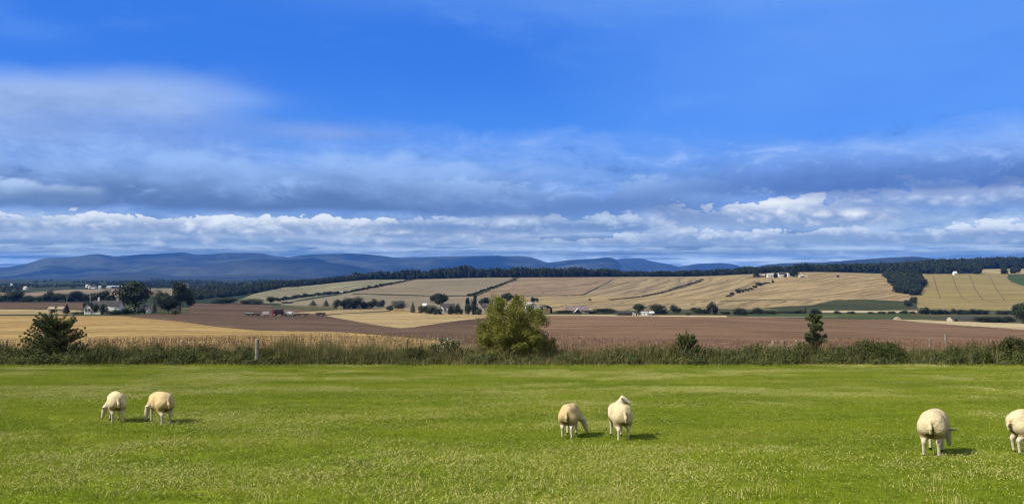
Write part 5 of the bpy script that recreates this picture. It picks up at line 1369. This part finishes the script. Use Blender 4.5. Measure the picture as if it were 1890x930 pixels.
def wheel(parent, x, y, r, w=.35):
    a = MB(); a.cyl((x, y - w / 2, r), (x, y + w / 2, r), r, n=16); t = a.build('wheel', M['tyre'], parent)
    a = MB(); a.cyl((x, y - w / 2 - .02, r), (x, y + w / 2 + .02, r), r * .5, n=10); a.build('rim', M['grey'], t)
def all_machines():
    g = 'farm machines parked in the ploughed field'
    base = 583.2
    # combine harvester
    rt, m = place('combine_harvester', 512, base, R(0), 'dark maroon combine harvester with bright red front in the ploughed field', 'harvester', g)
    b = MB(); b.box((1.2 * m, 0, 2.3), (20 * m, 3, 2.2), 0, .25); b.box((4 * m, 0, 3.6), (11 * m, 2.6, .8), 0, .2); b.cyl((7 * m, 0, 3.9), (12.5 * m, 0, 4.3), .22); b.build('body', M['maroon'], rt)
    b = MB(); b.prism([(-8.4 * m, 1.1), (-3.6 * m, 1.1), (-6.4 * m, 4.2), (-7.6 * m, 4.2)], -1.56, -1.3); b.box((-7 * m, 0, .8), (2.4 * m, 4, .5), 0, .1); b.build('header', M['red'], rt)
    b = MB(); b.box((-4.2 * m, 0, 3.1), (5 * m, 2.2, 1.9), 0, .2); b.build('cab', M['glass'], rt)
    wheel(rt, -4 * m, -1.55, .95, .6); wheel(rt, -4 * m, 1.55, .95, .6); wheel(rt, 8 * m, -1.4, .6); wheel(rt, 8 * m, 1.4, .6)
    # trailers, loader, lorry
    def trailer(px, ln, hh, mt, lab, load=None, kind='trailer', b_=base):
        rt, m = place(kind, px, b_, R(random.uniform(-3, 3)), lab, kind.replace('_', ' '), g)
        L = ln * m
        b = MB(); b.box((0, 0, .95), (L, 2.4, .22), 0, .04)
        for s in (-1, 1):
            b.box((0, s * 1.16, .95 + hh / 2), (L, .08, hh), 0); b.box((s * L / 2, 0, .95 + hh / 2), (.08, 2.24, hh), 0)
        b.box((-L / 2 - .7, 0, .8), (1.4, .14, .14)); b.build('bed', M[mt], rt)
        if load:
            b = MB(); rg = random.Random(int(px)); n = max(2, int(L / 1.5))
            for i in range(n): b.box((-L / 2 + L * (i + .5) / n, 0, 1.1 + hh * .5), (L / n * .96, 2.0, hh * rg.uniform(.9, 1.25)), 0, .12)
            b.build('load', M[load], rt)
        for x in (-L * .25, L * .25):
            wheel(rt, x, -1.1, .45); wheel(rt, x, 1.1, .45)
    trailer(462, 16, .8, 'net', 'low trailer of pale scrap at the left end of the machines', 'grey')
    trailer(476, 8, .5, 'net', 'tiny dark implement right of the leftmost trailer', None)
    trailer(492, 13, 1.5, 'grey', 'grey sheeted trailer left of the maroon harvester', 'grey')
    trailer(558, 26, .5, 'net', 'long low dark flat trailer right of the white lorry', 'net')
    trailer(592, 17, 1.1, 'net', 'dark loaded trailer at the right end of the machines', 'net')
    rt, m = place('lorry', 531, base, R(0), 'white lorry with dark wheels just right of the maroon harvester', 'lorry', g)
    b = MB(); b.box((1 * m, 0, 1.9), (13 * m, 2.3, 1.7), 0, .1); b.build('body', M['white'], rt)
    b = MB(); b.box((9.5 * m, 0, 1.6), (4 * m, 2.2, 1.7), 0, .2); c = b.build('cab', M['white'], rt)
    b = MB(); b.box((10 * m, -1.12, 1.95), (2 * m, .06, .6)); b.build('window', M['glass'], c)
    for x in (-3.5 * m, 3 * m, 9.5 * m): wheel(rt, x, -1.05, .75); wheel(rt, x, 1.05, .75)
    rt, m = place('tractor', 542, base, R(2), 'small pale tractor at the front of the white lorry', 'tractor', g)
    b = MB(); b.box((2 * m, 0, 1.3), (4.5 * m, .9, .9), 0, .15); b.build('body', M['grey'], rt)
    b = MB(); b.box((-1 * m, 0, 2.0), (3 * m, 1.4, 1.5), 0, .12); b.build('cab', M['glass'], rt)
    wheel(rt, -1.5 * m, -.9, .85, .4); wheel(rt, -1.5 * m, .9, .85, .4); wheel(rt, 3.6 * m, -.7, .5); wheel(rt, 3.6 * m, .7, .5)
    rt, m = place('lone_trailer', 630, 541.5, R(-12), 'white trailer parked in the long slanting hedgerow', 'trailer')
    b = MB(); b.box((0, 0, 1.7), (6 * m, 2.6, 2.4), 0, .15); b.build('body', M['white'], rt); wheel(rt, -1 * m, -1.2, .5); wheel(rt, 1 * m, -1.2, .5)

def ribbon(mb_list, pts, w, lift=.12):
    """a narrow wheel track draped over the ground through photograph points"""
    Q = []
    for (x0, y0), (x1, y1) in zip(pts[:-1], pts[1:]):
        for t in np.linspace(0, 1, 14, endpoint=False): Q.append((x0 + (x1 - x0) * t, y0 + (y1 - y0) * t))
    Q.append(pts[-1])
    P = np.array([tuple(at(a, b)[0]) for a, b in Q]); d = np.gradient(P[:, :2], axis=0); d /= np.linalg.norm(d, axis=1, keepdims=True)
    n = np.stack([-d[:, 1], d[:, 0], 0 * d[:, 0]], 1) * w / 2
    V = np.stack([P - n, P + n], 1).reshape(-1, 3) + [0, 0, lift]
    i = np.arange(len(P) - 1)[:, None] * 2
    mb_list.append((V, i + [[0, 1, 3, 2]], 0))
def all_tracks():
    L = []
    for pts in ([(1722.5, 509), (1728, 530), (1735, 552)], [(1757, 508.5), (1765, 532), (1776, 551), (1790, 557)], [(1789, 508.5), (1800, 535), (1815, 555), (1845, 560)],
                [(1825, 508.5), (1838, 533), (1855, 556)], [(1862, 519), (1875, 526), (1890, 532), (1930, 538)],
                [(1140, 577.5), (1170, 568), (1178, 566)], [(1192, 569), (1200, 561), (1215, 558), (1260, 555), (1330, 551.5)], [(1194, 572), (1203, 564), (1212, 560)],
                [(1010, 570), (1088, 555)], [(1040, 572), (1092, 561)], [(1400, 547), (1440, 540), (1490, 533)]):
        ribbon(L, pts, 1.3)
    V, F, I = join(L)
    o = mesh_np('field_track', V, F, mat_field('track_soil', (0.13, 0.11, 0.058), (0.16, 0.135, 0.07))); tag(o, 'dark wheel tracks across the hillside fields', kind='structure')

# ------------------------------------------------------------------ build
import time
def step(f, *a):
    t = time.time(); r = f(*a); print('%-18s %.1fs' % (f.__name__, time.time() - t)); return r
setup_camera()
ts = setup_sun()
setup_sky(ts)
for f in (build_farmland, build_pasture, all_hills, build_haze, all_sheep, build_grass, build_hedge, all_near_shrubs, all_posts, all_trees, all_forests, all_buildings, all_machines, all_tracks): step(f)
SC.view_settings.view_transform = 'Standard'; SC.view_settings.look = 'None'; SC.view_settings.gamma = 1
SC.view_settings.exposure = math.log2(EXPO)
SC.render.engine = 'CYCLES'
cy = SC.cycles
cy.use_denoising = True; cy.filter_width = 1.2
cy.max_bounces = 5; cy.diffuse_bounces = 3; cy.volume_bounces = 0; cy.transparent_max_bounces = 8
cy.use_adaptive_sampling = True; cy.adaptive_threshold = 0.02
